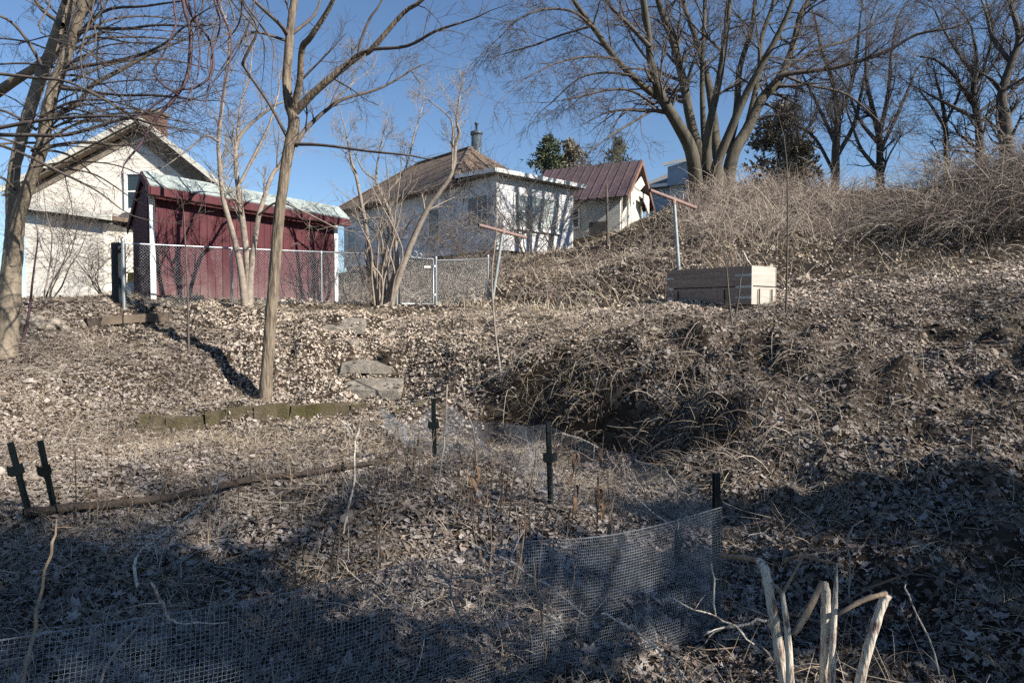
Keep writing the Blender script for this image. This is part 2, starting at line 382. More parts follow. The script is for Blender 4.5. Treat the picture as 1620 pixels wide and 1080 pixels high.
# ------------------------------------------------------------------ leaf litter
STEPS = [(546, 515, 12.65, 0.72, 0.42, 3), (541, 538, 12.1, 0.50, 0.38, -8), (582, 566, 11.55, 0.88, 0.36, 4), (592, 592, 11.15, 0.92, 0.34, -3)]
STEP_XY = []
for (px, py, Y, w, d, a) in STEPS:
    p = P(px, py, Y); STEP_XY.append((p[0], p[1], w, d))
PLANTER = None
LF4 = dict(a=np.array([-.5, -.1, -.1, .25, .25, .5]), b=np.array([0, -.5, .5, -.36, .36, 0]), f3=[(0, 2, 1), (3, 4, 5)], f4=[(1, 2, 4, 3)])
LF8 = dict(a=np.array([-.5, -.22, -.22, -.05, .18, .18, .5, -.2, .15]), b=np.array([0, -.46, .46, 0, -.40, .40, 0, 0, 0]),
           f3=[(0, 7, 1), (0, 2, 7), (8, 6, 4), (8, 5, 6)], f4=[(7, 8, 4, 1), (7, 2, 5, 8)])
_a = np.arange(12) * 2 * math.pi / 12
_r = np.array([.56, .26, .50, .27, .44, .28, .50, .20, .46, .28, .48, .26])
LFL = dict(a=np.concatenate([_r * np.cos(_a), [0.0]]), b=np.concatenate([_r * np.sin(_a) * 1.15, [0.0]]), f3=[(i, (i + 1) % 12, 12) for i in range(12)], f4=[])
def leaf_mesh(name, p, nrm, size, cols, T, tilt=0.55, lift=0.25):
    N = len(p)
    n = nrm + NR.normal(0, tilt, (N, 3)); n /= np.linalg.norm(n, axis=1, keepdims=True)
    r = NR.normal(0, 1, (N, 3)); t = r - n * (r * n).sum(1, keepdims=True); t /= np.linalg.norm(t, axis=1, keepdims=True)
    b = np.cross(n, t)
    a_, b_ = T['a'][None, :], T['b'][None, :]
    w = NR.uniform(0.3, 0.85, (N, 1)); curl = NR.normal(0.3, 0.5, (N, 1)); cup = NR.normal(0.5, 0.7, (N, 1))
    A = a_ * np.ones((N, 1)); B = b_ * w * (1 + NR.uniform(-.25, .25, (N, a_.shape[1]))); A = A + NR.uniform(-.07, .07, A.shape)
    Cc = curl * a_ ** 2 + cup * (b_ * w) ** 2 + NR.uniform(-.05, .05, A.shape)
    V = p[:, None, :] + size[:, None, None] * (A[..., None] * t[:, None, :] + B[..., None] * b[:, None, :] + Cc[..., None] * n[:, None, :])
    V += size[:, None, None] * NR.normal(0, .045, V.shape)
    V[..., 2] += (size * NR.uniform(0.02, lift, N))[:, None]
    k = a_.shape[1]; base = np.arange(N)[:, None, None] * k
    ff = [(np.array(q)[None] + base).reshape(-1, len(q[0])) for q in (T['f3'], T['f4']) if q]
    me = np_mesh(name, V.reshape(-1, 3), ff, k > 6, np.repeat(cols, k, axis=0))
    return me
PAL_WARM = np.array([(.48, .40, .325), (.55, .475, .395), (.43, .345, .27), (.33, .245, .18), (.46, .385, .315), (.38, .30, .23)])
PAL_GREY = np.array([(.31, .26, .22), (.39, .34, .30), (.25, .195, .155), (.18, .13, .10), (.12, .085, .065), (.46, .41, .37)])  # grey-tan leaves of the lower garden, darkened to deepen its shade
PAL_DARK = np.array([(.24, .20, .17), (.12, .09, .075), (.075, .055, .045), (.44, .40, .37), (.36, .32, .29), (.09, .065, .05)])  # dark right-bank leaves, with the bank's grazing-sun shade put into the colours
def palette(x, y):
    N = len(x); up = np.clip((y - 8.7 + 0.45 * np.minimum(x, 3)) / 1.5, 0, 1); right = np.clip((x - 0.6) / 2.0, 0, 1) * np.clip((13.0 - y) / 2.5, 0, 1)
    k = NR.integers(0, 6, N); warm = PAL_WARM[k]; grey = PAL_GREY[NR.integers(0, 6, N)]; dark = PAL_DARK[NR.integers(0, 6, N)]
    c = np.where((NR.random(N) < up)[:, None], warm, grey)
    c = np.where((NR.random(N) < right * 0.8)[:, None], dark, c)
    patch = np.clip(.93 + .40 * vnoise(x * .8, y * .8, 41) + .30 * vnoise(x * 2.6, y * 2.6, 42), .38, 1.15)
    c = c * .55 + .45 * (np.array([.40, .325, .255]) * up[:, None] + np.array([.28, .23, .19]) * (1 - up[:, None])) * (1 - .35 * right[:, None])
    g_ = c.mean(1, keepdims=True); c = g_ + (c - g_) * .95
    return c * NR.uniform(0.72, 1.1, (N, 1)) * (patch * (1 - .22 * right))[:, None]  # right bank dimmed further, more of its shade in the leaf colour
def scatter(N, y0, y1, k=0.97):
    y = np.sqrt(NR.uniform(y0 * y0, y1 * y1, N)); x = y * NR.uniform(-k, k, N)
    if y0 < 2: x = x + NR.uniform(-.6, .6, N)
    keep = np.ones(N, bool)
    for (sx, sy, w, d) in STEP_XY: keep &= ~((np.abs(x - sx) < w * .46) & (np.abs(y - sy) < d * .42) & (NR.random(N) < 0.86))
    return x[keep], y[keep]
def litter(name, N, y0, y1, smin, smax, T, tilt):
    x, y = scatter(N, y0, y1)
    clump = 0.5 + 0.5 * vnoise(x * 2.3, y * 2.3, 21); fine = 0.5 + 0.5 * vnoise(x * 7, y * 7, 22)
    bm = bank_mask(x, y); nz = Gn(x, y)[:, 2]
    right = np.clip((x + 0.3) / 1.5, 0, 1) * np.clip((12 - y) / 2, 0, 1)
    pr = np.clip(0.5 + 1.3 * clump * fine, 0, 1) * (1 - 0.25 * right * (clump < 0.55)) * np.clip((nz - 0.25) / 0.3, 0.25, 1)
    pr = pr * np.clip(1 - 1.3 * hollow_mask(x, y) * (y > 6.5), .04, 1)
    k = NR.random(len(x)) < pr; x, y = x[k], y[k]
    p = np.stack([x, y, G(x, y)], 1); s = NR.uniform(smin, smax, len(x)) * np.exp(NR.normal(-.08, .30, len(x)))
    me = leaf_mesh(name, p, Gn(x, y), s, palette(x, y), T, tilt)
    o = link(name, me, M_leaf); return o
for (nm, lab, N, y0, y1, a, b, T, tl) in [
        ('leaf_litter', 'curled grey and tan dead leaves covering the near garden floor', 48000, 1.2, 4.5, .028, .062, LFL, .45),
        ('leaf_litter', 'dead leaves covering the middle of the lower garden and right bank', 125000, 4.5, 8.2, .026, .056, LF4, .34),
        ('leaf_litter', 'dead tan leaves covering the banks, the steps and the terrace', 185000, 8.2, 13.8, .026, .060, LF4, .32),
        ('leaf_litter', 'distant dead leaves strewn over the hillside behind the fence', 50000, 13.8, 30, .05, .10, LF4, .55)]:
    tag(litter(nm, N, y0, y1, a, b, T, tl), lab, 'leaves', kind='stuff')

# ------------------------------------------------------------------ dry grass, straw and ground twigs
def ribbons(name, p0, d0, L, w, sag, cols, mat_, n=4):
    N = len(p0); t = np.linspace(0, 1, n)[None, :, None]
    C = p0[:, None, :] + d0[:, None, :] * (L[:, None, None] * t)
    C[..., 2] -= (sag * L)[:, None] * (t[..., 0] ** 2)
    side = np.cross(d0, NR.normal(0, 1, (N, 3))); side /= np.linalg.norm(side, axis=1, keepdims=True) + 1e-9
    ww = w[:, None, None] * (1 - 0.8 * t)
    C = C + side[:, None, :] * (L[:, None, None] * NR.normal(0, .12, (N, 1, 1)) * t ** 2)
    other = np.cross(side, d0); other /= np.linalg.norm(other, axis=1, keepdims=True) + 1e-9
    V = np.stack([C - other[:, None, :] * ww, C + other[:, None, :] * ww], 2).reshape(-1, 3)
    i = np.arange(N)[:, None] * n * 2 + np.arange(n - 1)[None, :] * 2
    f = np.stack([i, i + 1, i + 3, i + 2], -1).reshape(-1, 4)
    return link(name, np_mesh(name, V, [f], False, np.repeat(cols, n * 2, axis=0)), mat_)
def unit(a): return a / (np.linalg.norm(a, axis=1, keepdims=True) + 1e-9)
STRAW = np.array([(.50, .41, .28), (.60, .51, .38), (.38, .29, .19), (.27, .19, .12), (.55, .49, .40)])
def straw_cols(N, k=1.0): return STRAW[NR.integers(0, 5, N)] * NR.uniform(.65, 1.1, (N, 1)) * k

# straw hanging over the bank between garden and terrace
x, y = scatter(190000, 4.0, 13.5); bm = bank_mask(x, y); cl = 0.5 + 0.5 * vnoise(x * 1.9, y * 1.9, 31)
nn = Gn(x, y); k = NR.random(len(x)) < (bm * (x > -0.6) * np.clip((4.2 - x) / 2.4, .12, 1) * (0.1 + 0.9 * cl ** 2) * np.clip((1.02 - nn[:, 2]) / .25, .12, 1)); x, y, nn = x[k], y[k], nn[k]
N = len(x); d = unit(nn * .5 + NR.normal(0, .6, (N, 3)) + np.array([0, -.2, .1]))
o = ribbons('dry_grass', np.stack([x, y, G(x, y)], 1), d, NR.uniform(.12, .45, N), NR.uniform(.0016, .0036, N), NR.uniform(.1, .9, N), straw_cols(N, .68), M_straw)
tag(o, 'matted dry grass hanging over the steep bank right of the steps', 'dry grass', kind='stuff')
x, y = scatter(105000, 8.0, 14.5); k = (x < 1.2) & (NR.random(len(x)) < .6); x, y = x[k], y[k]; N = len(x)
d = unit(NR.normal(0, .8, (N, 3)) * (1, 1, .45) + np.array([0, 0, .22]))
o = ribbons('straw_litter', np.stack([x, y, G(x, y) + .012], 1), d, NR.uniform(.06, .22, N), NR.uniform(.0018, .0042, N), NR.uniform(0, .4, N), straw_cols(N, .78), M_straw, 3)
tag(o, 'fine dry straw mixed into the leaves on the left bank and terrace', 'straw', kind='stuff')
# short dry stems all over the lower garden
x, y = scatter(70000, 1.6, 9.5); k = ((x < 1.6) | (NR.random(len(x)) < .65)) & (NR.random(len(x)) < .35 + .65 * (vnoise(x * 1.2, y * 1.2, 33) > 0)); x, y = x[k], y[k]; N = len(x)
d = unit(NR.normal(0, .8, (N, 3)) + np.array([0, 0, .3]))
o = ribbons('weed_straw', np.stack([x, y, G(x, y) + .01], 1), d, NR.uniform(.05, .30, N), NR.uniform(.0010, .0026, N), NR.uniform(0, .6, N), straw_cols(N, .75), M_straw)
tag(o, 'short dry weed stems littering the lower garden', 'weeds', kind='stuff')
# tan grass on the hillside
x, y = scatter(60000, 13.2, 30); k = (NR.random(len(x)) < np.clip((x + 2.5) / 3, 0.02, 1) * (.35 + .65 * (vnoise(x * .9, y * .9, 34) > -.1))); x, y = x[k], y[k]; N = len(x)
d = unit(NR.normal(0, .6, (N, 3)) + np.array([-.1, -.15, .6]))
o = ribbons('hillside_grass', np.stack([x, y, G(x, y)], 1), d, NR.uniform(.2, .75, N), NR.uniform(.004, .009, N), NR.uniform(.1, .9, N), straw_cols(N, .85), M_straw)
tag(o, 'pale dry grass and weeds matted over the hillside', 'dry grass', kind='stuff')
# loose twigs
tb = Tubes(); x, y = scatter(3600, 1.6, 13.5); z = G(x, y)
for i in range(len(x)):
    L = RNG.uniform(.08, .42) * (1.2 if y[i] > 6 else 1); a = RNG.uniform(0, 6.28); dz = RNG.uniform(-.05, .35); b = RNG.gauss(0, .3)
    pts = []
    for j in range(4):
        t = j / 3; xx = x[i] + math.cos(a + b * j) * L * t; yy = y[i] + math.sin(a + b * j) * L * t
        pts.append((xx, yy, z[i] + .02 + dz * L * t + RNG.uniform(0, .02)))
    r = RNG.uniform(.0014, .0038)
    c = (.17, .125, .095) if RNG.random() < .68 else (.34, .29, .235)
    tb.add(pts, [r, r, r * .8, r * .5], 3, c)
tag(tb.build('fallen_twigs', M_twig, cols=True), 'thin dead twigs lying over the leaves', 'twigs', kind='stuff')

# ------------------------------------------------------------------ houses
def unit3(v): v = np.array(v, float); return v / np.linalg.norm(v)
M_cream = mat('cream_siding', (0.64, 0.60, 0.525), (0.58, 0.54, 0.47), 3, 0.8, lap=0.13)
M_white = mat('white_siding', (0.66, 0.66, 0.66), (0.60, 0.60, 0.60), 2.5, 0.8, lap=0.12)
M_creamgrey = mat('grey_cream_siding', (0.55, 0.53, 0.46), (0.43, 0.41, 0.36), 2.5, 0.8, lap=0.14)
M_bluegrey = mat('blue_grey_siding', (0.33, 0.40, 0.47), (0.27, 0.33, 0.39), 2.5, 0.8, lap=0.14)
M_wtrim = mat('white_trim', (0.78, 0.77, 0.74), (0.62, 0.61, 0.58), 8, 0.6)
M_brick = mat('chimney_brick', (0.17, 0.095, 0.07), (0.11, 0.065, 0.05), 14, 0.9, .4, 30)
M_shingle_b = mat('brown_shingle', (0.23, 0.165, 0.115), (0.12, 0.085, 0.065), 9, 0.9, .5, 30, stretch=(1, 1, 3))
M_shingle_g = mat('green_grey_shingle', (0.36, 0.40, 0.37), (0.25, 0.28, 0.265), 12, 0.9, .6, 30)
M_shingle_d = mat('grey_shingle', (0.22, 0.21, 0.20), (0.13, 0.125, 0.12), 9, 0.9, .5, 30)
M_metalroof = mat('plum_metal_roof', (0.115, 0.078, 0.082), (0.075, 0.052, 0.055), 3, 0.55, spec=.4)
M_soffit = mat('weathered_soffit', (0.26, 0.22, 0.17), (0.15, 0.125, 0.095), 6, 0.9, .4, 20)
M_glass = mat('dark_window_glass', (0.035, 0.05, 0.055), (0.02, 0.03, 0.034), 2, 0.08, spec=.6)
M_curtain = mat('curtained_pane', (0.42, 0.46, 0.44), (0.25, 0.29, 0.28), 3, 0.3, spec=.5, stretch=(3, 3, .3))
M_found = mat('stone_foundation', (0.12, 0.105, 0.09), (0.06, 0.05, 0.045), 4, 0.95, .6, 12)
M_flue = mat('dark_flue_metal', (0.10, 0.13, 0.15), (0.05, 0.065, 0.075), 8, 0.5, metallic=.4)
M_red = mat('barn_red_paint', (0.095, 0.025, 0.030), (0.066, 0.017, 0.021), 5, 0.75, .3, 40, stretch=(1, 1, .15), c3=(.115, .04, .043))
def shed_paint():
    m = M_red; nt = m.node_tree; b = nt.nodes['Principled BSDF']; g = nt.nodes.new('ShaderNodeNewGeometry')
    for n in nt.nodes:
        if n.type == 'MAPPING':
            for l in list(n.inputs['Vector'].links): nt.links.remove(l)
            nt.links.new(g.outputs['Position'], n.inputs['Vector'])
    sp = nt.nodes.new('ShaderNodeSeparateXYZ'); nt.links.new(g.outputs['Position'], sp.inputs[0])
    nz = nt.nodes.new('ShaderNodeTexNoise'); nz.inputs['Scale'].default_value = 5; nz.inputs['Detail'].default_value = 6; nt.links.new(g.outputs['Position'], nz.inputs['Vector'])
    ad = nt.nodes.new('ShaderNodeMath'); ad.operation = 'MULTIPLY_ADD'; ad.inputs[1].default_value = -.9; nt.links.new(nz.outputs[0], ad.inputs[0]); nt.links.new(sp.outputs[2], ad.inputs[2])
    mr = nt.nodes.new('ShaderNodeMapRange'); mr.inputs['From Min'].default_value = 1.45; mr.inputs['From Max'].default_value = 2.3; mr.inputs['To Min'].default_value = .75; mr.inputs['To Max'].default_value = 0; nt.links.new(ad.outputs[0], mr.inputs['Value'])
    mx = nt.nodes.new('ShaderNodeMix'); mx.data_type = 'RGBA'; mx.inputs[7].default_value = (.17, .105, .095, 1)
    src = b.inputs['Base Color'].links[0].from_socket; nt.links.new(src, mx.inputs[6]); nt.links.new(mr.outputs[0], mx.inputs[0]); nt.links.new(mx.outputs[2], b.inputs['Base Color'])
shed_paint()
M_yellow = mat('yellow_plastic', (0.75, 0.45, 0.03), (0.65, 0.38, 0.03), 5, 0.5)
M_black = mat('black_plastic', (0.02, 0.02, 0.022), (0.012, 0.012, 0.012), 5, 0.6)

def window(parent, c, u, n, w, h, pane=None, bars=1, fw=.09):
    c = np.array(c, float); u = unit3(u); n = unit3(n); up = np.array([0, 0, 1.0])
    f = MB(); d = n * .05
    a = c - u * w / 2 - up * h / 2
    f.box(a - u * fw - up * fw, u * (w + 2 * fw), up * fw, d); f.box(a - u * fw + up * h, u * (w + 2 * fw), up * fw, d)
    f.box(a - u * fw, u * fw, up * h, d); f.box(a + u * w, u * fw, up * h, d)
    fo = f.build('window', M_wtrim, parent)
    p = MB(); p.box(a + u * .002 + up * .002, u * (w - .004), up * (h - .004), n * .015); p.build('pane', pane or M_glass, fo)
    b = MB()
    b.box(a + up * (h * .5 - .025) + u * .003, u * (w - .006), up * .05, n * .035)
    for i in range(1, bars): b.box(a + u * (w * i / bars - .03) + up * .003, u * .06, up * (h - .006), n * .038)
    b.build('sash_bar', M_wtrim, fo)
    s = MB(); s.box(a - u * (fw + .04) - up * (fw + .05), u * (w + 2 * fw + .08), up * .048, n * .11); s.build('sill', M_wtrim, fo)
    return fo

def slab(quad, th):
    """a roof sheet of thickness th below quad"""
    q = [np.array(p, float) for p in quad]; n = np.cross(q[1] - q[0], q[2] - q[0]); n /= np.linalg.norm(n)
    if n[2] < 0: n = -n
    m = MB(); m.prism(q, -n * th); return m

# --- cream gabled house on the left
Yh = 20.5
gl, gp, gr = np.array(P(40, 302, Yh)), np.array(P(228, 203, Yh)), np.array(P(338, 292, Yh))
back = np.array([-3.6, 8.2, 0.0])
base_z = g1(-11, 20) - .3
h0 = root('cream_house', 'two-storey cream sided house with a gable and brick chimney behind the red shed', 'house', (gp[0], Yh, base_z))
pts = [(gl[0], Yh, base_z), (gr[0], Yh, base_z), tuple(gr), tuple(gp), tuple(gl)]
m = MB(); m.prism(pts, back); m.build('wall', M_cream, h0)
ov = np.array([0, -.32, 0]); 
def ext(a, b, e): d = unit3(b - a); return b + d * e
for A_, nm in ((gl, 'roof'), (gr, 'roof')):
    e = ext(gp, A_, .55); up_ = np.array([0, 0, .30])
    s = slab([gp + ov + up_, e + ov + up_, e + back + up_, gp + back + up_], .14); ro = s.build(nm, M_shingle_d, h0)
    f = MB(); f.bar(gp + ov * 1.03 + np.array([0, 0, .16]), e + ov * 1.03 + np.array([0, 0, .16]), .05, .2, up=(0, 1, 0)) if False else None
    f = MB(); f.prism([gp + ov + (0, -.004, .13), e + ov + (0, -.004, .13), e + ov + (0, -.004, .31), gp + ov + (0, -.004, .31)], (0, -.05, 0)); f.build('rake_board', M_creamgrey, ro)
    s2 = MB(); s2.prism([gp + ov + (0, 0, .05), e + ov + (0, 0, .05), e + (0, -.003, .05), gp + (0, -.003, .05)], (0, 0, .04)); s2.build('soffit', M_soffit, ro)
for A_, bw in ((gl, .22), (gr, .5)):
    f = MB(); n_ = np.array([0, -.004, 0]); f.prism([gp + n_, A_ + n_, A_ + n_ - (0, 0, bw), gp + n_ - (0, 0, bw)], (0, -.025, 0)); f.build('rake_underside_band', M_soffit, h0)  # brown wall band added to stand in for the rake's dark underside
ch = np.array(P(233, 200, 23)); m = MB(); m.box(ch + (-.38, 0, -1.6), (.76, 0, 0), (0, .6, 0), (0, 0, 2.05)); co = m.build('chimney', M_brick, h0)
m = MB(); m.box(ch + (-.44, -.05, .452), (.88, 0, 0), (0, .7, 0), (0, 0, .1)); m.build('chimney_cap', M_soffit, co)
n0 = (0, -1, 0)
window(h0, P(217, 303, Yh), (1, 0, 0), n0, .55, 1.0)
window(h0, P(211, 392, Yh), (1, 0, 0), n0, .42, .85)
# lean-to garage in front of it
lw0, lw1 = np.array(P(42, 470, 18.6)), np.array(P(166, 470, 18.6))
zt0, zt1 = P(42, 330, 18.6)[2], P(166, 350, 18.6)[2]
m = MB(); m.prism([(lw0[0], 18.6, base_z), (lw1[0], 18.6, base_z), (lw1[0], 18.6, zt1), (lw0[0], 18.6, zt0)], (-.25, 1.88, 0)); m.build('lean_to_wall', M_cream, h0)
a0 = np.array([lw0[0] - .3, 18.4, zt0 + .17]); a1 = np.array([lw1[0] + .35, 18.4, zt1 + .12])
s = slab([a0, a1, a1 + (-.3, 2.07, .18), a0 + (-.3, 2.07, .18)], .12); lo = s.build('lean_to_roof', M_shingle_b, h0)
m = MB(); m.prism([a0 + (0, -.003, -.13), a1 + (0, -.003, -.13), a1 + (0, -.003, .03), a0 + (0, -.003, .03)], (0, -.04, 0)); m.build('fascia', M_creamgrey, lo)
m = MB(); m.prism([a0 + (.1, .03, -.22), a1 + (-.1, .03, -.22), a1 + (-.1, .195, -.2), a0 + (.1, .195, -.2)], (0, 0, .03)); m.build('soffit', M_soffit, lo)
yb = MB(); q = np.array(P(201, 446, 16.5)); yb.prism([q, q + (.26, 0, 0), q + (.24, 0, .2), q + (.02, 0, .2)], (0, .2, 0)); yb.prism([q + (-.02, -.02, .205), q + (.28, -.02, .205), q + (.28, -.02, .23), q + (-.02, -.02, .23)], (0, .24, 0))
tag(yb.build('yellow_bin', M_yellow, loc=tuple(q)), 'small yellow plastic bin beside the shed corner', 'bin')
bs = MB(); q2 = np.array(q) + (-.05, -.05, -.4); bs.box(q2, (.4, 0, 0), (0, .35, 0), (0, 0, .395)); tag(bs.build('bin_stand', M_wtrim, loc=tuple(q2)), 'white box stand carrying the yellow bin', 'stand')

# --- red shed
F0 = np.array(P(239, 466, 14.0)); F1 = np.array(P(533, 478, 17.8)); E0 = np.array(P(240, 303, 14.0)); E1 = np.array(P(538, 352, 17.8))
fz = min(F0[2], F1[2]) - .25
fd = unit3((F1 - F0) * (1, 1, 0)); fn = np.array([fd[1], -fd[0], 0]); flen = float(np.linalg.norm((F1 - F0)[:2]))
bk = np.array([-.66, .75, 0]) * 1.25
shed = root('red_shed', 'dark red board shed with pale shingle roof and white corner boards', 'shed', (F0[0], F0[1], fz))
def shed_z(t): return E0[2] * (1 - t) + E1[2] * t
npl = 27
pm = bpy.data.meshes.new('plank'); mb = MB(); mb.box((0, 0, 0), (1, 0, 0), (0, 1, 0), (0, 0, 1)); pm.from_pydata(mb.v, [], mb.f); bm_fix(pm); pm.materials.append(M_red)
def piece(name, me, parent, o, ax, ay, az):
    ob = bpy.data.objects.new(name, me); COL.objects.link(ob); ob.parent = parent; LOC[ob.name] = LOC[parent.name]
    o = np.array(o, float) - LOC[parent.name]
    ob.matrix_local = Matrix(((ax[0], ay[0], az[0], o[0]), (ax[1], ay[1], az[1], o[1]), (ax[2], ay[2], az[2], o[2]), (0, 0, 0, 1)))
    return ob
for i in range(npl):
    t0, t1 = i / npl, (i + 1) / npl; o = F0 * (1 - t0) + F1 * t0; o[2] = fz
    wdt = flen / npl - .009; j = RNG.uniform(-.004, .004)
    piece('plank', pm, shed, o + fn * (.0 + j) , fd * wdt, -fn * .03, (0, 0, shed_z((t0 + t1) / 2) - fz))
A0 = np.array([F0[0], F0[1], fz]); A1 = np.array([F1[0], F1[1], fz])
m = MB()   # carcass behind the boards
q0, q1 = A0 - fn * .032, A1 - fn * .032
m.prism([q0, q1, (q1[0], q1[1], shed_z(1) - .02), (q0[0], q0[1], shed_z(0) - .02)], bk); m.build('shed_frame', M_red, shed)
sl = np.linalg.norm(bk); sd = bk / sl; sn = unit3(np.cross(sd, (0, 0, 1))); 
if sn[0] * -1 < 0: sn = -sn
for i in range(6):
    o = A0 + sd * (sl * i / 6 + .03) + sn * .035
    piece('plank', pm, shed, o, sd * (sl / 6 - .012), -sn * .03, (0, 0, shed_z(0) - fz - .05 + .25 * (1 - abs(i - 1.5) / 3)))
for (A, e, o) in ((F0, shed_z(0), -.02), (F1, shed_z(1), -.09)):
    c = np.array([A[0], A[1], fz]) + fd * o + fn * .006
    piece('corner_board', None or (lambda me: (me.materials.clear(), me.materials.append(M_wtrim), me)[2])(pm.copy()), shed, c, fd * .11, fn * .03, (0, 0, e - fz))
rdg = .38
ov0, ov1 = -fd * .14, fd * .14
re0, re1 = np.array([E0[0], E0[1], shed_z(0) + .10]) + fn * .22 + ov0, np.array([E1[0], E1[1], shed_z(1) + .10]) + fn * .22 + ov1
rp0, rp1 = re0 + sd * .62 + (0, 0, .38), re1 + sd * .62 + (0, 0, .38)
rb0, rb1 = rp0 + sd * 1.25 + (0, 0, -1.0), rp1 + sd * 1.25 + (0, 0, -1.0)
ro = slab([re0, re1, rp1, rp0], .03).build('roof', M_shingle_g, shed)
ro2 = slab([rp0, rp1, rb1, rb0], .03).build('roof', M_shingle_g, shed)
for i in range(1, 4):   # shingle courses standing proud
    t = i / 4; a, b = re0 * (1 - t) + rp0 * t, re1 * (1 - t) + rp1 * t
    m = MB(); m.prism([a + (0, 0, .012), b + (0, 0, .012), b + (rp1 - re1) * .2 + (0, 0, .006), a + (rp0 - re0) * .2 + (0, 0, .006)], (0, 0, -.008)); m.build('shingle_course', M_shingle_g, ro)
m = MB(); m.prism([re0 + (0, 0, -.035), re1 + (0, 0, -.035), re1 + (0, 0, -.20), re0 + (0, 0, -.20)], fn * .03); m.build('fascia', M_red, shed)
m = MB(); m.prism([re0 + (0, 0, -.2), re1 + (0, 0, -.2), re1 - fn * .19 + (0, 0, -.2), re0 - fn * .19 + (0, 0, -.2)], (0, 0, .02)); m.build('soffit', M_soffit, shed)
for (e, r) in ((re0, rp0), (rp0, rb0)):
    m = MB(); m.prism([e + (0, 0, -.035), r + (0, 0, -.035), r + (0, 0, -.2), e + (0, 0, -.2)], -fd * .03); m.build('barge_board', M_red, shed)

# --- white hip-roofed house on the slope
A = np.array([-.67, 29.0]); u = np.array([-.665, .747]); v = np.array([.747, .665])
zb, ze = 1.6 + 2.95, 1.6 + 6.05
def H(a, b, z): return np.array([A[0] + u[0] * a + v[0] * b, A[1] + u[1] * a + v[1] * b, z])
h1 = root('white_house', 'weathered white single-storey house with brown hip roof and metal flue above the hillside', 'house', tuple(H(6, 3, zb - 1.5)))
m = MB(); m.prism([H(2.4, .02, zb), H(13.4, .02, zb), H(13.4, 6, zb), H(2.4, 6, zb)], (0, 0, ze - zb)); m.build('wall', M_white, h1)
m = MB(); m.prism([H(0, 0, zb), H(2.398, 0, zb), H(2.398, 4.7, zb), H(0, 4.7, zb)], (0, 0, ze - zb + .02)); m.build('porch_wall', M_white, h1)
m = MB(); m.prism([H(.1, .12, zb - 5), H(13.3, .12, zb - 5), H(13.3, 4.6, zb - 5), H(.1, 4.6, zb - 5)], (0, 0, 4.999)); m.build('foundation', M_found, h1)
zr_ = 1.6 + 8.75; o_ = .55
c = [H(2.4 - .1, -o_, ze), H(13.4 + o_, -o_, ze), H(13.4 + o_, 6 + o_, ze), H(2.4 - .1, 6 + o_, ze)]; r0, r1 = H(5.5, 3, zr_), H(10.4, 3, zr_)
m = MB(); b_ = (0, 0, -.12)
top = [c[0], c[1], c[2], c[3], r0, r1]; low = [np.array(p) + b_ for p in c]
m.v = [tuple(p) for p in top + low]; m.f = [(0, 1, 5, 4), (1, 2, 5), (2, 3, 4, 5), (3, 0, 4), (0, 6, 7, 1), (1, 7, 8, 2), (2, 8, 9, 3), (3, 9, 6, 0), (6, 9, 8, 7)]
rf = m.build('roof', M_shingle_b, h1)
for a_, b2 in ((c[0], r0), (c[1], r1), (r0, r1)):
    k = MB(); k.bar(np.array(a_) + (0, 0, .02), np.array(b2) + (0, 0, .02), .22, .06); k.build('ridge_cap', M_shingle_b, rf)
m = MB(); m.prism([H(-.45, -.4, ze + .12), H(2.9, -.4, ze + .3), H(2.9, 5.1, ze + .3), H(-.45, 5.1, ze + .12)], (0, 0, .1)); pr = m.build('porch_roof', M_shingle_d, h1)
for p0, p1 in ((H(-.47, -.4, ze + .12), H(-.47, 5.12, ze + .12)), (H(-.47, -.42, ze + .12), H(2.3, -.42, ze + .26))):
    k = MB(); k.bar(p0, p1, .05, .17); k.build('fascia', M_wtrim, pr)
k = MB(); k.prism([H(-.43, -.38, ze + .03), H(2.3, -.38, ze + .03), H(2.3, 5.08, ze + .03), H(-.43, 5.08, ze + .03)], (0, 0, .05)); k.build('soffit', M_soffit, pr)
fl = Tubes(); f0 = H(6.3, 4.0, zr_ - .9); fl.add([f0, f0 + (0, 0, 1.9)], [.27, .27], 16); fo = fl.build('chimney', M_flue, h1)
fl = Tubes(); fl.add([f0 + (0, 0, 1.86), f0 + (0, 0, 1.9), f0 + (0, 0, 2.02), f0 + (0, 0, 2.03)], [.3, .33, .33, .06], 16); fl.add([f0 + (0, 0, 2.0), f0 + (0, 0, 2.4), f0 + (0, 0, 2.42), f0 + (0, 0, 2.5), f0 + (0, 0, 2.51)], [.06, .06, .11, .11, .02], 10); fl.build('flue_cap', M_flue, fo)
nl = np.array([-v[0], -v[1], 0]); nf = np.array([-u[0], -u[1], 0]); u3 = np.array([u[0], u[1], 0]); v3 = np.array([v[0], v[1], 0])
nlz = nl * .021
window(h1, H(1.2, 0, zb + 1.75) + nl * .003, u3, nl, 1.3, 1.2, M_glass, 2)
window(h1, H(4.5, .02, zb + 1.6) + nl * .003, u3, nl, .75, 1.2)
window(h1, H(8.8, .02, zb + 1.5) + nl * .003, u3, nl, .9, 1.35)
window(h1, H(12.4, .02, zb + 1.3) + nl * .003, u3, nl, .8, 1.7)
window(h1, H(0, 2.35, zb + 1.75) + nf * .003, v3, nf, 2.6, 1.35, M_curtain, 3)
for (a_, b2) in ((0, 0), (0, 4.58)):
    k = MB(); q = H(a_, b2, zb) + nf * .004 + nl * (.004 if b2 == 0 else 0); k.box(q, nf * .03, v3 * .12, (0, 0, ze - zb)); k.build('corner_board', M_wtrim, h1)

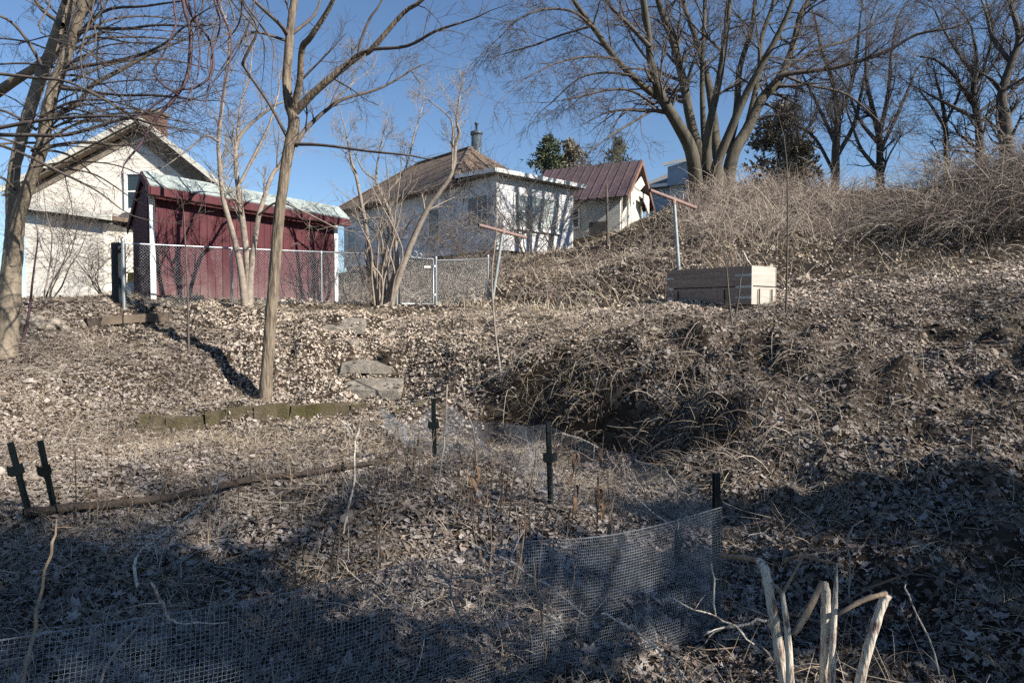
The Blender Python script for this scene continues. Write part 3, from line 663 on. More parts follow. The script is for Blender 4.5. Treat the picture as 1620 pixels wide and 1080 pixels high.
# --- small cream building with plum metal roof
e_r = np.array([5.35, 34.0]); us = np.array([-.893, .451]); vs = np.array([.451, .893]); zb3, ze3, zp3 = 1.6 + 3.7, 1.6 + 6.35, 1.6 + 8.1
def K(a, b, z): return np.array([e_r[0] + us[0] * a + vs[0] * b, e_r[1] + us[1] * a + vs[1] * b, z])
us3 = np.array([us[0], us[1], 0]); vs3 = np.array([vs[0], vs[1], 0])
h3 = root('cream_outbuilding', 'small cream sided outbuilding with plum metal roof and broken arched gable porch', 'outbuilding', tuple(K(2, 2, zb3)))
m = MB(); m.prism([K(0, 0, zb3 - .8), K(0, 4, zb3 - .8), K(0, 4, ze3), K(0, 2, zp3 - .12), K(0, 0, ze3)], us3 * 4.8); m.build('wall', M_creamgrey, h3)
for s_ in (0, 1):
    b0 = -.5 if s_ == 0 else 4.5; zz = ze3 - .36
    rf3 = slab([K(-.5, b0, zz), K(4.95, b0, zz), K(4.95, 2, zp3 + .12), K(-.5, 2, zp3 + .12)], .06).build('roof', M_metalroof, h3)
    for i in range(12):
        t = i / 11; a_ = -.45 + 5.3 * t; k = MB(); k.bar(K(a_, b0, zz + .03), K(a_, 2, zp3 + .15), .035, .05, up=(us[0], us[1], 0)); k.build('roof_seam', M_metalroof, rf3)
    k = MB(); q0_, q1_ = K(-.52, b0, zz), K(-.52, 2, zp3 + .12); k.prism([q0_, q1_, q1_ - (0, 0, .24), q0_ - (0, 0, .24)], -us3 * .05); k.build('barge_board', mat('rusty_trim', (.22, .12, .085), (.14, .08, .06), 6), h3)
# broken arch panels under the gable, on porch posts
N_ = 10; f_ = lambda b: ze3 - .75 + .75 * math.sin(math.pi * (b - .35) / 3.3)
for rngs in ((0, 1, 2, 3, 4, 5), (7, 8, 9)):
    bs_ = [.35 + 3.3 * i / N_ for i in list(rngs) + [rngs[-1] + 1]]; arch = MB()
    arch.prism([K(-.4, b, f_(b)) for b in bs_] + [K(-.4, bs_[-1], ze3 + .25), K(-.4, bs_[0], ze3 + .25)], -us3 * .06); arch.build('arch_panel', M_cream, h3)
for b0 in (.2, 3.7):
    k = MB(); k.box(K(-.38, b0, zb3 - .6), us3 * .1, vs3 * .1, (0, 0, ze3 - zb3 + .6)); k.build('porch_post', M_cream, h3)
k = MB(); k.prism([K(-.46, .7, ze3 + .28), K(-.46, 1.95, zp3 - .75), K(-.46, 2.6, zp3 - 1.05), K(-.46, 1.7, ze3 + .25)], -us3 * .05); k.build('gable_panel', M_cream, h3)
window(h3, K(2.45, 0, zb3 + 1.45) - vs3 * .003, us3, -vs3, .5, .85)
k = MB(); k.box(K(.7, -.04, zb3 - .3), us3 * .9, -vs3 * .03, (0, 0, 1.5)); k.build('door', mat('old_door', (.16, .14, .12), (.10, .09, .08), 6, stretch=(1, 1, .2)), h3)

# --- blue-grey house farther up
zb4 = 1.6 + 6.2
B0 = np.array(P(1022, 330, 47)); B1 = np.array(P(1092, 330, 45))
h4 = root('blue_grey_house', 'blue grey sided house with grey hip roof glimpsed behind the big maple', 'house', (B0[0], 47, zb4))
z4 = P(1040, 292, 46)[2]; 
m = MB(); m.prism([(B0[0], 47, zb4), (B1[0], 45, zb4), (B1[0] + 3, 50, zb4), (B0[0] + 3, 53, zb4)], (0, 0, z4 - zb4)); m.build('wall', M_bluegrey, h4)
pk = np.array([B0[0] + 3.0, 50, P(1040, 256, 48)[2]]); cs = [np.array([B0[0] - .6, 46.7, z4]), np.array([B1[0] + .5, 44.4, z4]), np.array([B1[0] + 3.6, 50.3, z4]), np.array([B0[0] + 2.6, 53.5, z4])]
m = MB(); m.v = [tuple(p) for p in cs] + [tuple(pk)]; m.f = [(0, 1, 4), (1, 2, 4), (2, 3, 4), (3, 0, 4), (3, 2, 1, 0)]; m.build('roof', M_shingle_d, h4)
d0, d1 = np.array(P(1056, 300, 45.4)), np.array(P(1092, 300, 44.6)); dz = P(1070, 262, 45)[2]
m = MB(); m.prism([(d0[0], d0[1], z4 - .2), (d1[0], d1[1], z4 - .2), (d1[0], d1[1], dz + .25), (d0[0], d0[1], dz)], (1.5, 3, 0)); do = m.build('dormer', M_bluegrey, h4)
m = MB(); m.bar((d0[0] - .3, d0[1] - .15, dz + .12), (d1[0] + .3, d1[1] - .15, dz + .37), .12, .22); m.build('fascia', M_wtrim, do)
m = MB(); m.bar(cs[0] + (0, 0, -.08), cs[1] + (0, 0, -.08), .12, .2); m.build('fascia', M_wtrim, h4)
window(h4, (np.array(P(1070, 309, 45.6)) + np.array([-.0, -.14, 0])), unit3(np.array([B1[0] - B0[0], -2, 0])), unit3((-2, -(B1[0] - B0[0]), 0)), .8, 1.0, M_curtain)

# ------------------------------------------------------------------ chain link fence, gate, wash-line poles, planter
def chain_mesh(name, parent, a, b, z0a, z0b, h, step=.055, r=.0017):
    a = np.array(a, float); b = np.array(b, float); L = np.linalg.norm(b - a); tb = Tubes(); n = int((L + h) / step)
    def pt(s, z): t = s / L; p = a * (1 - t) + b * t; return (p[0], p[1], z0a * (1 - t) + z0b * t + z)
    for i in range(n):
        for sg in (1, -1):
            s0 = i * step - (h if sg == 1 else 0); za, zc = 0.0, h; sa_, sb_ = s0, s0 + sg * h if sg == 1 else s0 - h
            # clip to 0..L
            if sg == 1:
                sa_, sb_ = s0, s0 + h
                if sa_ < 0: za = -sa_; sa_ = 0
                if sb_ > L: zc = h - (sb_ - L); sb_ = L
            else:
                sa_, sb_ = s0, s0 - h
                if sb_ < 0: zc = h - (-sb_); sb_ = 0
                if sa_ > L: za = sa_ - L; sa_ = L
            if zc - za < .02: continue
            tb.add([pt(sa_, za), pt(sb_, zc)], [r, r], 3)
    return tb.build(name, M_galv, parent, kind='stuff')
def post_tube(name, parent, p, h, r, s=10, cap=True, m=None, top=None):
    tb = Tubes(); p = np.array(p, float); t = np.array(top, float) if top is not None else p + (0, 0, h)
    tb.add([p - (0, 0, .3), t, t + (t - p) * .001], [r, r, r], s); o = tb.build(name, m or M_galv, parent)
    if cap:
        tb = Tubes(); d = unit3(t - p); tb.add([t - d * .03, t + d * .004, t + d * .03, t + d * .05], [r * 1.25, r * 1.25, r * .95, r * .2], s); tb.build('post_cap', m or M_galv, o)
    return o
C0 = on(197, 12.5); C1 = on(628, 16.45); C2 = on(690, 16.8); C3 = on(772, 18.3); CB = (-9.95, 17.1, g1(-9.95, 17.1))
def fence(name, label, a, b, nposts, h, ends=(True, True)):
    r = root(name, label, 'fence', tuple(a), 'chain link fence runs along the terrace')
    a = np.array(a); b = np.array(b)
    for i in range(nposts):
        t = i / (nposts - 1)
        if (i == 0 and not ends[0]) or (i == nposts - 1 and not ends[1]): continue
        p = a * (1 - t) + b * t; e = i in (0, nposts - 1)
        post_tube('post', r, p, h + (.06 if e else -.02), .031 if e else .021)
    tb = Tubes(); tb.add([a + (0, 0, h), (a + b) / 2 + (0, 0, h - .01), b + (0, 0, h)], [.018, .018, .018], 8); tb.build('top_rail', M_galv, r)
    chain_mesh('chain_mesh', r, a[:2], b[:2], a[2] + .03, b[2] + .03, h - .04)
    return r
fence('chain_link_fence', 'long grey chain link fence run in front of the red shed', C0, C1, 4, 1.2)
fence('chain_link_fence', 'chain link fence run going back from the corner post left of the shed', C0, CB, 3, 1.15, (False, True))
fence('chain_link_fence', 'short chain link fence panel between the gate post and the leaning pole', C2, C3, 2, 1.12)
q = on(190, 12.75); th_ = np.linspace(0, 6 * math.pi, 46); rr2 = .05 + .085 * th_ / th_[-1]; spir = [(q[0] + a * math.cos(t), q[1] + a * math.sin(t)) for a, t in zip(rr2, th_)]
m = MB()
for (x0, y0), (x1, y1) in zip(spir[:-1], spir[1:]): m.poly([(x0, y0, q[2] - .02), (x1, y1, q[2] - .02), (x1, y1, q[2] + 1.1), (x0, y0, q[2] + 1.1)])
fr_ = m.build('fencing_roll', mat('dark_fabric_roll', (.045, .05, .055), (.02, .022, .025), 30, .8, .5, 60), loc=q)
tag(fr_, 'dark upright roll of fencing fabric beside the corner fence post', 'fencing roll')
gate = root('chain_link_gate', 'closed grey chain link gate with scroll top beside the bare shrub', 'gate', C1)
ga, gb = np.array(C1) + (np.array(C2) - np.array(C1)) * .07, np.array(C1) + (np.array(C2) - np.array(C1)) * .93; gz = min(ga[2], gb[2]) + .05
tb = Tubes(); h = 1.1
P_ = [np.array([ga[0], ga[1], gz]), np.array([gb[0], gb[1], gz]), np.array([gb[0], gb[1], gz + h]), np.array([ga[0], ga[1], gz + h])]
for i in range(4): tb.add([P_[i], P_[(i + 1) % 4]], [.02, .02], 8)
tb.build('gate_frame', M_galv, gate)
chain_mesh('chain_mesh', gate, ga[:2], gb[:2], gz, gz, h)
gd = unit3((gb - ga) * (1, 1, 0)); gn = np.array([gd[1], -gd[0], 0])
for i, (s, rr, zz) in enumerate(((.22, .055, .07), (.36, .08, .10), (.5, .055, .07))):
    tb = Tubes(); cc = ga + gd * s; cc[2] = gz + h + zz
    tb.add([cc + gd * rr * math.cos(k * .4) + np.array([0, 0, rr * math.sin(k * .4)]) for k in range(17)], [.008] * 17, 5); tb.build('scroll', M_galv, gate)
m = MB(); cc = ga + gd * (np.linalg.norm((gb - ga)[:2]) * .72); cc[2] = gz + .88; m.box(cc + gn * .025, gd * .16, gn * .004, (0, 0, .045)); m.build('name_plate', M_wtrim, gate)
for zz in (.2, .9):
    tb = Tubes(); cc = gb + gd * .03; cc[2] = gz + zz; tb.add([cc, cc + (0, 0, .06)], [.035, .035], 8); tb.build('hinge', M_galv, gate)

M_rust = mat('rusty_pipe', (0.27, 0.175, 0.15), (0.19, 0.125, 0.11), 10, 0.8)
M_paintpipe = mat('grey_painted_pipe', (0.36, 0.40, 0.39), (0.24, 0.25, 0.24), 12, 0.55, metallic=.3)
def wash_pole(label, base, top, ba, bb):
    r = root('clothesline_pole', label, 'pole', tuple(base), 'clothesline poles')
    post_tube('post', r, base, 2, .045, cap=False, m=M_paintpipe, top=top)
    tb = Tubes(); tb.add([ba, (np.array(ba) + np.array(bb)) / 2, bb], [.045, .045, .045], 8); tb.build('crossbar', M_rust, r)
    tb = Tubes(); t = np.array(top); tb.add([t - (0, 0, .12), t + (0, 0, .02)], [.058, .058], 8); tb.build('collar', M_rust, r)
b_ = on(776, 18.2); wash_pole('leaning clothesline pole beside the short fence panel', b_, P(796, 362, 18.2), P(757, 356, 17.7), P(832, 376, 18.7))
b_ = on(1075, 16.6); wash_pole('upright clothesline pole standing behind the wooden planter', b_, P(1066, 316, 16.6), P(1028, 301, 16.2), P(1101, 329, 17.0))

M_boardshade = mat('shaded_board', (0.31, 0.24, 0.195), (0.21, 0.16, 0.13), 4, 0.8, .3, 30, stretch=(.3, .3, 3))  # planter's shaded sides: the shade is put into the board colour
M_boardlit = mat('sunlit_board', (0.46, 0.42, 0.36), (0.34, 0.31, 0.265), 5, 0.8, .3, 30, stretch=(.3, .3, 3))  # same boards on the sunlit end, sunlight put into the paler colour
N0 = np.array(P(1188, 466, 12.3)); Lc = np.array(P(1055, 474, 13.6)); Rc = np.array(P(1228, 462, 12.75))
gzz = min(N0[2], Lc[2]) - .12; topz = P(1188, 420, 12.3)[2]
pl = root('planter_box', 'rectangular raised planter box of weathered boards with metal corner straps', 'planter', (N0[0], N0[1], gzz))
dL = unit3((Lc - N0) * (1, 1, 0)); lenL = np.linalg.norm((Lc - N0)[:2]); dR = unit3((Rc - N0) * (1, 1, 0)); lenR = np.linalg.norm((Rc - N0)[:2])
nL = np.array([-dR[0], -dR[1], 0]); nR = np.array([-dL[0], -dL[1], 0]); hh = topz - gzz
O = np.array([N0[0], N0[1], gzz])
lv = [(0, .32), (.34, hh - .34 - .0)] if hh > .5 else [(0, hh * .42), (hh * .42 + .015, hh * .58 - .015)]
for (z0_, h_) in lv:
    for (o, d, L, nn_, mm) in ((O, dL, lenL, dR, M_boardshade), (O + dR * lenR, dL, lenL, -dR, M_boardshade)):
        b = MB(); b.box(o + (0, 0, z0_), d * L, nn_ * .04, (0, 0, h_)); b.build('board', mm, pl)
    for (o, d, L, nn_, mm) in ((O + dR * .042 - dL * .002, dR, lenR - .084, dL, M_boardlit), (O + dR * .042 + dL * (lenL + .002), dR, lenR - .084, -dL, M_boardshade)):
        b = MB(); b.box(o + (0, 0, z0_), d * L, nn_ * .04, (0, 0, h_)); b.build('board', mm, pl)
# end boards' outer skin reaches the corner
b = MB(); b.box(O - dL * .012 + (0, 0, .0), dR * .04, dL * .0095, (0, 0, hh)); b.build('corner_post', M_boardlit, pl)
for k in (.12, .40, .70):
    for s0, s1 in ((-.005, .30), (lenL - .16, lenL + .004)):
        b = MB(); b.box(O + dL * s0 - dR * .007 + (0, 0, hh * k + .02), dL * (s1 - s0), dR * .005, (0, 0, .045)); b.build('strap', M_galv, pl)
for s in (.25, .75):
    b = MB(); b.box(O + dR * (lenR * s) - dL * .04 + (0, 0, -.1), dR * .018, dL * .018, (0, 0, hh * .55)); b.build('stake', M_root, pl)
for s in (.28, .84):
    b = MB(); b.box(O + dL * (lenL * s) - dR * .035 + (0, 0, -.1), dL * .018, dR * .018, (0, 0, hh * .55)); b.build('stake', M_root, pl)
b = MB(); b.prism([O + dL * .05 + dR * .05, O + dL * (lenL - .05) + dR * .05, O + dL * (lenL - .05) + dR * (lenR - .05), O + dL * .05 + dR * (lenR - .05)], (0, 0, hh * .6)); b.build('soil', M_root, pl)

# ------------------------------------------------------------------ stone steps, mossy blocks, timber, rocks, buried branch
def rough_block(name, m, parent, o, ax, ay, az, seed, jit=.04, loc=None):
    r = random.Random(seed); b = MB(); o, ax, ay, az = (np.array(q, float) for q in (o, ax, ay, az)); n = 4
    def j(p): return tuple(np.array(p) + [r.uniform(-jit, jit) for _ in range(3)])
    lo_, hi_ = [], []
    per = [(0, 0), (.33, -.02), (.66, .02), (1, 0), (1.02, .5), (1, 1), (.66, 1.03), (.33, .98), (0, 1), (-.02, .5)]
    for (s, t) in per: lo_.append(j(o + ax * s + ay * t)); 
    for (s, t) in per: s2 = .5 + (s - .5) * .97; t2 = .5 + (t - .5) * .93; hi_.append(j(o + ax * s2 + ay * t2 + az))
    k = len(per); b.v = lo_ + hi_; b.f = [tuple(range(k)), tuple(range(k, 2 * k))] + [(i, (i + 1) % k, k + (i + 1) % k, k + i) for i in range(k)]
    return b.build(name, m, parent, loc)
sl_ = ['topmost flat grey stone step at the terrace edge', 'small broken stone step just below the topmost slab', 'third stone step from the top, half buried in leaves', 'lowest visible stone step with dark gap beneath']
STEP_TOP = []
for i, (px, py, Y, w, d, a) in enumerate(STEPS):
    p = np.array(P(px, py, Y)); a = math.radians(a); ax = np.array([math.cos(a), math.sin(a), -.02]) * w; ay = np.array([-math.sin(a), math.cos(a), .0]) * d; ay[2] = max(.06, .8 * (g1(p[0], p[1] + d / 2) - g1(p[0], p[1] - d / 2)))
    z = np.mean([g1(p[0] + sx * w * .4, p[1]) for sx in (-1, 0, 1)]) + .035
    STEP_TOP.append((p[0], p[1], z + .01, w * .5, d * .4))
    o = np.array([p[0], p[1], z - .11]) - ax / 2 - ay / 2
    tag(rough_block('stone_step', M_stone, None, o, ax, ay, (0, 0, .13), 40 + i, .024, tuple(o)), sl_[i], 'step', 'stone garden steps')
sx_ = np.concatenate([NR.uniform(a - w, a + w, 34) for a, b, c, w, d in STEP_TOP]); sy_ = np.concatenate([NR.uniform(b - d, b + d, 34) for a, b, c, w, d in STEP_TOP]); sz_ = np.repeat([c for a, b, c, w, d in STEP_TOP], 34) + .004
tag(link('leaf_litter', leaf_mesh('leaf_litter', np.stack([sx_, sy_, sz_], 1), np.tile([0., 0, 1.], (len(sx_), 1)), NR.uniform(.035, .075, len(sx_)), palette(sx_, sy_), LF8, .3), M_leaf), 'a few dead leaves lying on the stone steps', 'leaves', kind='stuff')
wall = root('edging_wall', 'low wall of mossy blocks holding back the leafy bank below the thin tree', 'wall', (WL0[0], WL0[1], g1(*WL0)))
s = 0.0; LW = np.linalg.norm(WL1 - WL0); r = random.Random(3); i = 0
while s < LW - .1:
    w = r.choice((.28, .36, .42, .5)); q = WL0 + wd * s; z = g1(q[0] - wnrm[0] * .15, q[1] - wnrm[1] * .15)
    hgt = .28 + r.uniform(-.03, .02) - .06 * s / LW
    rough_block('block', M_moss, wall, (q[0], q[1], z - .06), (wd[0] * (w - .008), wd[1] * (w - .008), r.uniform(-.01, .01)), (wnrm[0] * .16, wnrm[1] * .16, 0), (0, 0, hgt + .06), 60 + i, .024); s += w; i += 1
for j, (px, py, Y, w) in enumerate(((655, 652, 9.9, .3), (690, 648, 10.1, .3))):
    q = P(px - 30, py, Y); rough_block('block', M_moss, wall, (q[0], q[1], g1(q[0], q[1]) - .08), (w, .08, 0), (-.03, .15, 0), (0, 0, .17), 90 + j, .012)
# hollow rotten timber at the terrace edge
ta, tb_ = np.array(P(158, 490, 11.9)), np.array(P(272, 482, 12.6))
ta[2] = g1(ta[0], ta[1]) + .10; tb_[2] = g1(tb_[0], tb_[1]) + .06
tim = root('rotten_timber', 'rotten timber beam with a broken dark end at the terrace edge', 'timber', (ta[0], ta[1], ta[2] - .1))
dd = tb_ - ta; sn_ = unit3(np.cross(dd, (0, 0, 1)))
rough_block('beam', M_timber, tim, ta - (0, 0, .07), dd, -sn_ * .17, (0, 0, .16), 5, .018)
rough_block('splintered_end', M_root, tim, ta - unit3(dd) * .2 - (0, 0, .10), unit3(dd) * .19, -sn_ * .2, (0, 0, .14), 6, .04)
rr_ = random.Random(8)
def rock(px, py, Y, s, lab):
    q = np.array(P(px, py, Y)); q[2] = g1(q[0], q[1]) + s * .4
    import bmesh
    bm = bmesh.new(); bmesh.ops.create_icosphere(bm, subdivisions=2, radius=1)
    sx, sy, sz = s * rr_.uniform(.8, 1.3), s * rr_.uniform(.7, 1.1), s * rr_.uniform(.45, .7); sd_ = rr_.randint(0, 999)
    for v_ in bm.verts:
        k = 1 + .28 * float(vnoise(v_.co.x * 1.7 + sd_, v_.co.y * 1.7 + v_.co.z * 2.1, 3)); v_.co = Vector((v_.co.x * sx * k, v_.co.y * sy * k, v_.co.z * sz * k))
    me = bpy.data.meshes.new('rock'); bm.to_mesh(me); bm.free()
    tag(link('rock', me, M_rock, None, tuple(q)), lab, 'rock', 'rocks piled beside the left tree')
RL = ['largest tan rock at the middle of the pile by the left tree', 'rock behind the largest one in the pile by the left tree', 'rounded rock at the right front of the largest in the pile', 'rock at the back right of the rock pile', 'leftmost rock of the pile, next to the trunk', 'low rock at the front of the rock pile', 'rightmost rock of the pile by the left tree', 'smallest rock, lowest of the pile by the left tree', 'farthest back rock of the pile by the left tree']
for rk, (px, py, Y, s) in enumerate(((48, 516, 11.1, .16), (62, 508, 11.3, .13), (75, 522, 11.0, .15), (88, 512, 11.2, .14), (34, 528, 10.9, .12), (58, 530, 10.8, .13), (102, 520, 11.2, .12), (80, 534, 10.7, .10), (45, 505, 11.5, .11))):
    rock(px, py, Y, s, RL[rk])
tb = Tubes(); path = [(30, 826), (110, 812), (200, 800), (300, 782), (400, 768), (470, 756), (540, 742), (620, 728)]
q = []
for px, py in path:
    Y = 1.6 * FPX / (py - 505 + 6); xg = (px - 810) / FPX * Y; q.append((xg, Y, g1(xg, Y) + .075))
q = smooth_path(q, 5); rad = np.linspace(.036, .026, len(q)) * (1 + .15 * np.sin(np.arange(len(q)) * 1.7))
tb.add([tuple(a) for a in q], list(rad), 9)
tag(tb.build('fallen_branch', M_root, loc=tuple(q[0])), 'long dark curved branch lying across the lower garden leaves', 'branch')

# ------------------------------------------------------------------ trees
class Spec:
    def __init__(s, wig=.16, trop=.03, k=(0, 5, 5, 6), ang=(.5, 1.0), rmin=.003, ratio=(.35, .65), droop=0.0): s.__dict__.update(locals())
def nrm(x, y, z):
    l = math.sqrt(x * x + y * y + z * z) + 1e-9; return x / l, y / l, z / l
def deviate(d, ang, rng):
    a = nrm(rng.gauss(0, 1), rng.gauss(0, 1), rng.gauss(0, 1)); k = a[0] * d[0] + a[1] * d[1] + a[2] * d[2]
    p = nrm(a[0] - k * d[0], a[1] - k * d[1], a[2] - k * d[2]); c, s = math.cos(ang), math.sin(ang)
    return (d[0] * c + p[0] * s, d[1] * c + p[1] * s, d[2] * c + p[2] * s)
def branch(T, p, d, L, r, lvl, S, rng):
    n = 3 if lvl == 0 and L < .5 else (4 if lvl < 2 else 6)
    pts = [p]; rad = [r]; step = L / (n - 1); x, y, z = d
    for i in range(1, n):
        x += rng.gauss(0, S.wig); y += rng.gauss(0, S.wig); z += rng.gauss(0, S.wig) + S.trop - S.droop * (i / n)
        x, y, z = nrm(x, y, z); p = (p[0] + x * step, p[1] + y * step, p[2] + z * step)
        pts.append(p); rad.append(max(S.rmin * .5, r * (1 - .72 * i / (n - 1))))
    T.add(pts, rad, 5 if r > S.rmin * 4 else 3)
    if lvl <= 0: return
    for j in range(int(S.k[lvl] * rng.uniform(.7, 1.35) + .5)):
        t = rng.uniform(.18, 1.0) * (n - 1); i = min(n - 2, int(t)); f = t - i; a, b = pts[i], pts[i + 1]
        q = (a[0] + (b[0] - a[0]) * f, a[1] + (b[1] - a[1]) * f, a[2] + (b[2] - a[2]) * f)
        dd = nrm(b[0] - a[0], b[1] - a[1], b[2] - a[2]); rt = rad[i] + (rad[i + 1] - rad[i]) * f
        branch(T, q, deviate(dd, rng.uniform(*S.ang), rng), L * rng.uniform(*S.ratio) * (1.2 - .5 * t / (n - 1)), max(S.rmin, rt * .6), lvl - 1, S, rng)
def limb(T, W, pix, Y0, Y1, S, rng, per_m=2.5, lvl=2, Lc=(.6, 1.4), sides=8, t0=.15, seg=4, bend=0.0, up=0.0):
    """a limb that passes through the given directions; twigs go to W"""
    n = len(pix); P3 = []
    for i, (px, py, w) in enumerate(pix):
        Y = Y0 + (Y1 - Y0) * i / max(1, n - 1) + bend * math.sin(math.pi * i / max(1, n - 1)); q = P(px, py, Y); P3.append((*q, w * .5 * Y / FPX))
    A = smooth_path(P3, seg); pts = [tuple(a[:3]) for a in A]; rad = [max(.002, a[3]) for a in A]
    (W if pix[0][2] < 9.5 else T).add(pts, rad, sides)
    seglen = np.linalg.norm(np.diff(A[:, :3], axis=0), axis=1); tot = seglen.sum(); cum = np.concatenate([[0], np.cumsum(seglen)])
    for j in range(int(tot * per_m * rng.uniform(.8, 1.2))):
        s = tot * rng.uniform(t0, 1); i = min(len(seglen) - 1, int(np.searchsorted(cum, s) - 1)); f = (s - cum[i]) / seglen[i]
        q = A[i, :3] * (1 - f) + A[i + 1, :3] * f; d = A[i + 1, :3] - A[i, :3]; d = nrm(*d); dv = deviate(d, rng.uniform(.5, 1.15), rng); dv = nrm(dv[0], dv[1], dv[2] + up)
        branch(W, tuple(q), dv, rng.uniform(*Lc), max(S.rmin, A[i, 3] * rng.uniform(.25, .45)), lvl, S, rng)
    # the limb's own tip
    d = nrm(*(A[-1, :3] - A[-2, :3])); branch(W, tuple(A[-1, :3]), d, rng.uniform(*Lc) * 1.2, max(S.rmin, A[-1, 3]), lvl, S, rng)

def tree(name, label, base, fn, mb, mt, group=None, cat='tree'):
    r = root(name, label, cat, tuple(base), group); T, W = Tubes(), Tubes(); fn(T, W)
    T.build('trunk', mb, r); 
    if W.n: W.build('crown', mt, r)
    return r

rng = random.Random(21)
S1 = Spec(wig=.15, trop=.06, k=(0, 5, 6, 6), rmin=.0028)
def thin_tree(T, W):
    Y = 10.6
    limb(T, W, [(419, 655, 25.7), (419, 634, 20.4), (424, 560, 18.1), (430, 480, 17.4), (437, 400, 16.6), (444, 320, 15.9), (456, 240, 16.6), (465, 195, 17.4), (458, 165, 15.1), (454, 133, 13.6), (457, 74, 12.9), (461, 30, 11.3), (466, -10, 10.6), (472, -120, 7.6), (470, -240, 4.5), (480, -330, 2.3)], Y, Y, S1, rng, 1.6, 2, (.5, 1.3), 22, .62, 9)
    limb(T, W, [(462, 178, 12), (474, 130, 11), (478, 77, 10), (492, 58, 9), (526, 3, 7), (545, -60, 5), (575, -150, 3)], Y, Y - 1.2, S1, rng, 2.0, 2, (.5, 1.1))
    limb(T, W, [(468, 176, 14), (505, 139, 12), (567, 89, 10), (588, 78, 9), (638, 21, 7), (668, 0, 6), (720, -60, 3)], Y, Y - .8, S1, rng, 1.8, 2, (.5, 1.2))
    limb(T, W, [(588, 78, 6), (644, 73, 5), (688, 50, 4.5), (730, 36, 3)], Y - .4, Y - 1.0, S1, rng, 2.5, 1, (.4, .9))
    limb(T, W, [(567, 88, 5), (570, 68, 4.5), (585, 30, 4), (603, 3, 3), (620, -50, 2)], Y - .3, Y - .4, S1, rng, 2, 1, (.4, .9))
    limb(T, W, [(467, 230, 9), (487, 201, 7), (537, 160, 5.5), (596, 142, 4), (641, 118, 3)], Y, Y + .8, S1, rng, 4, 2, (.4, .9), up=.5)
    limb(T, W, [(466, 228, 6), (513, 230, 4.5), (581, 239, 4), (650, 246, 3)], Y, Y - .6, S1, rng, 1.8, 1, (.3, .7))
    limb(T, W, [(456, 220, 6), (427, 166, 5), (389, 110, 4.5), (386, 95, 4.5), (407, 46, 4), (384, 6, 3), (375, -40, 2)], Y, Y - .7, S1, rng, 2, 1, (.4, .9))
    limb(T, W, [(455, 56, 8), (442, 38, 6), (401, 0, 5), (360, -50, 3)], Y, Y - .9, S1, rng, 1.5, 1, (.5, 1.0))
    limb(T, W, [(456, 66, 5), (410, 52, 4), (385, 60, 3), (350, 110, 2)], Y, Y - .6, S1, rng, 2, 1, (.4, .8))
    limb(T, W, [(462, 54, 6), (500, 20, 4), (512, -30, 3)], Y, Y + .5, S1, rng, 2, 1, (.4, .8))
tree('ash_tree', 'tall slender tree with tan furrowed bark in front of the red shed', on(419, 10.6), thin_tree, M_bark, M_twigA)

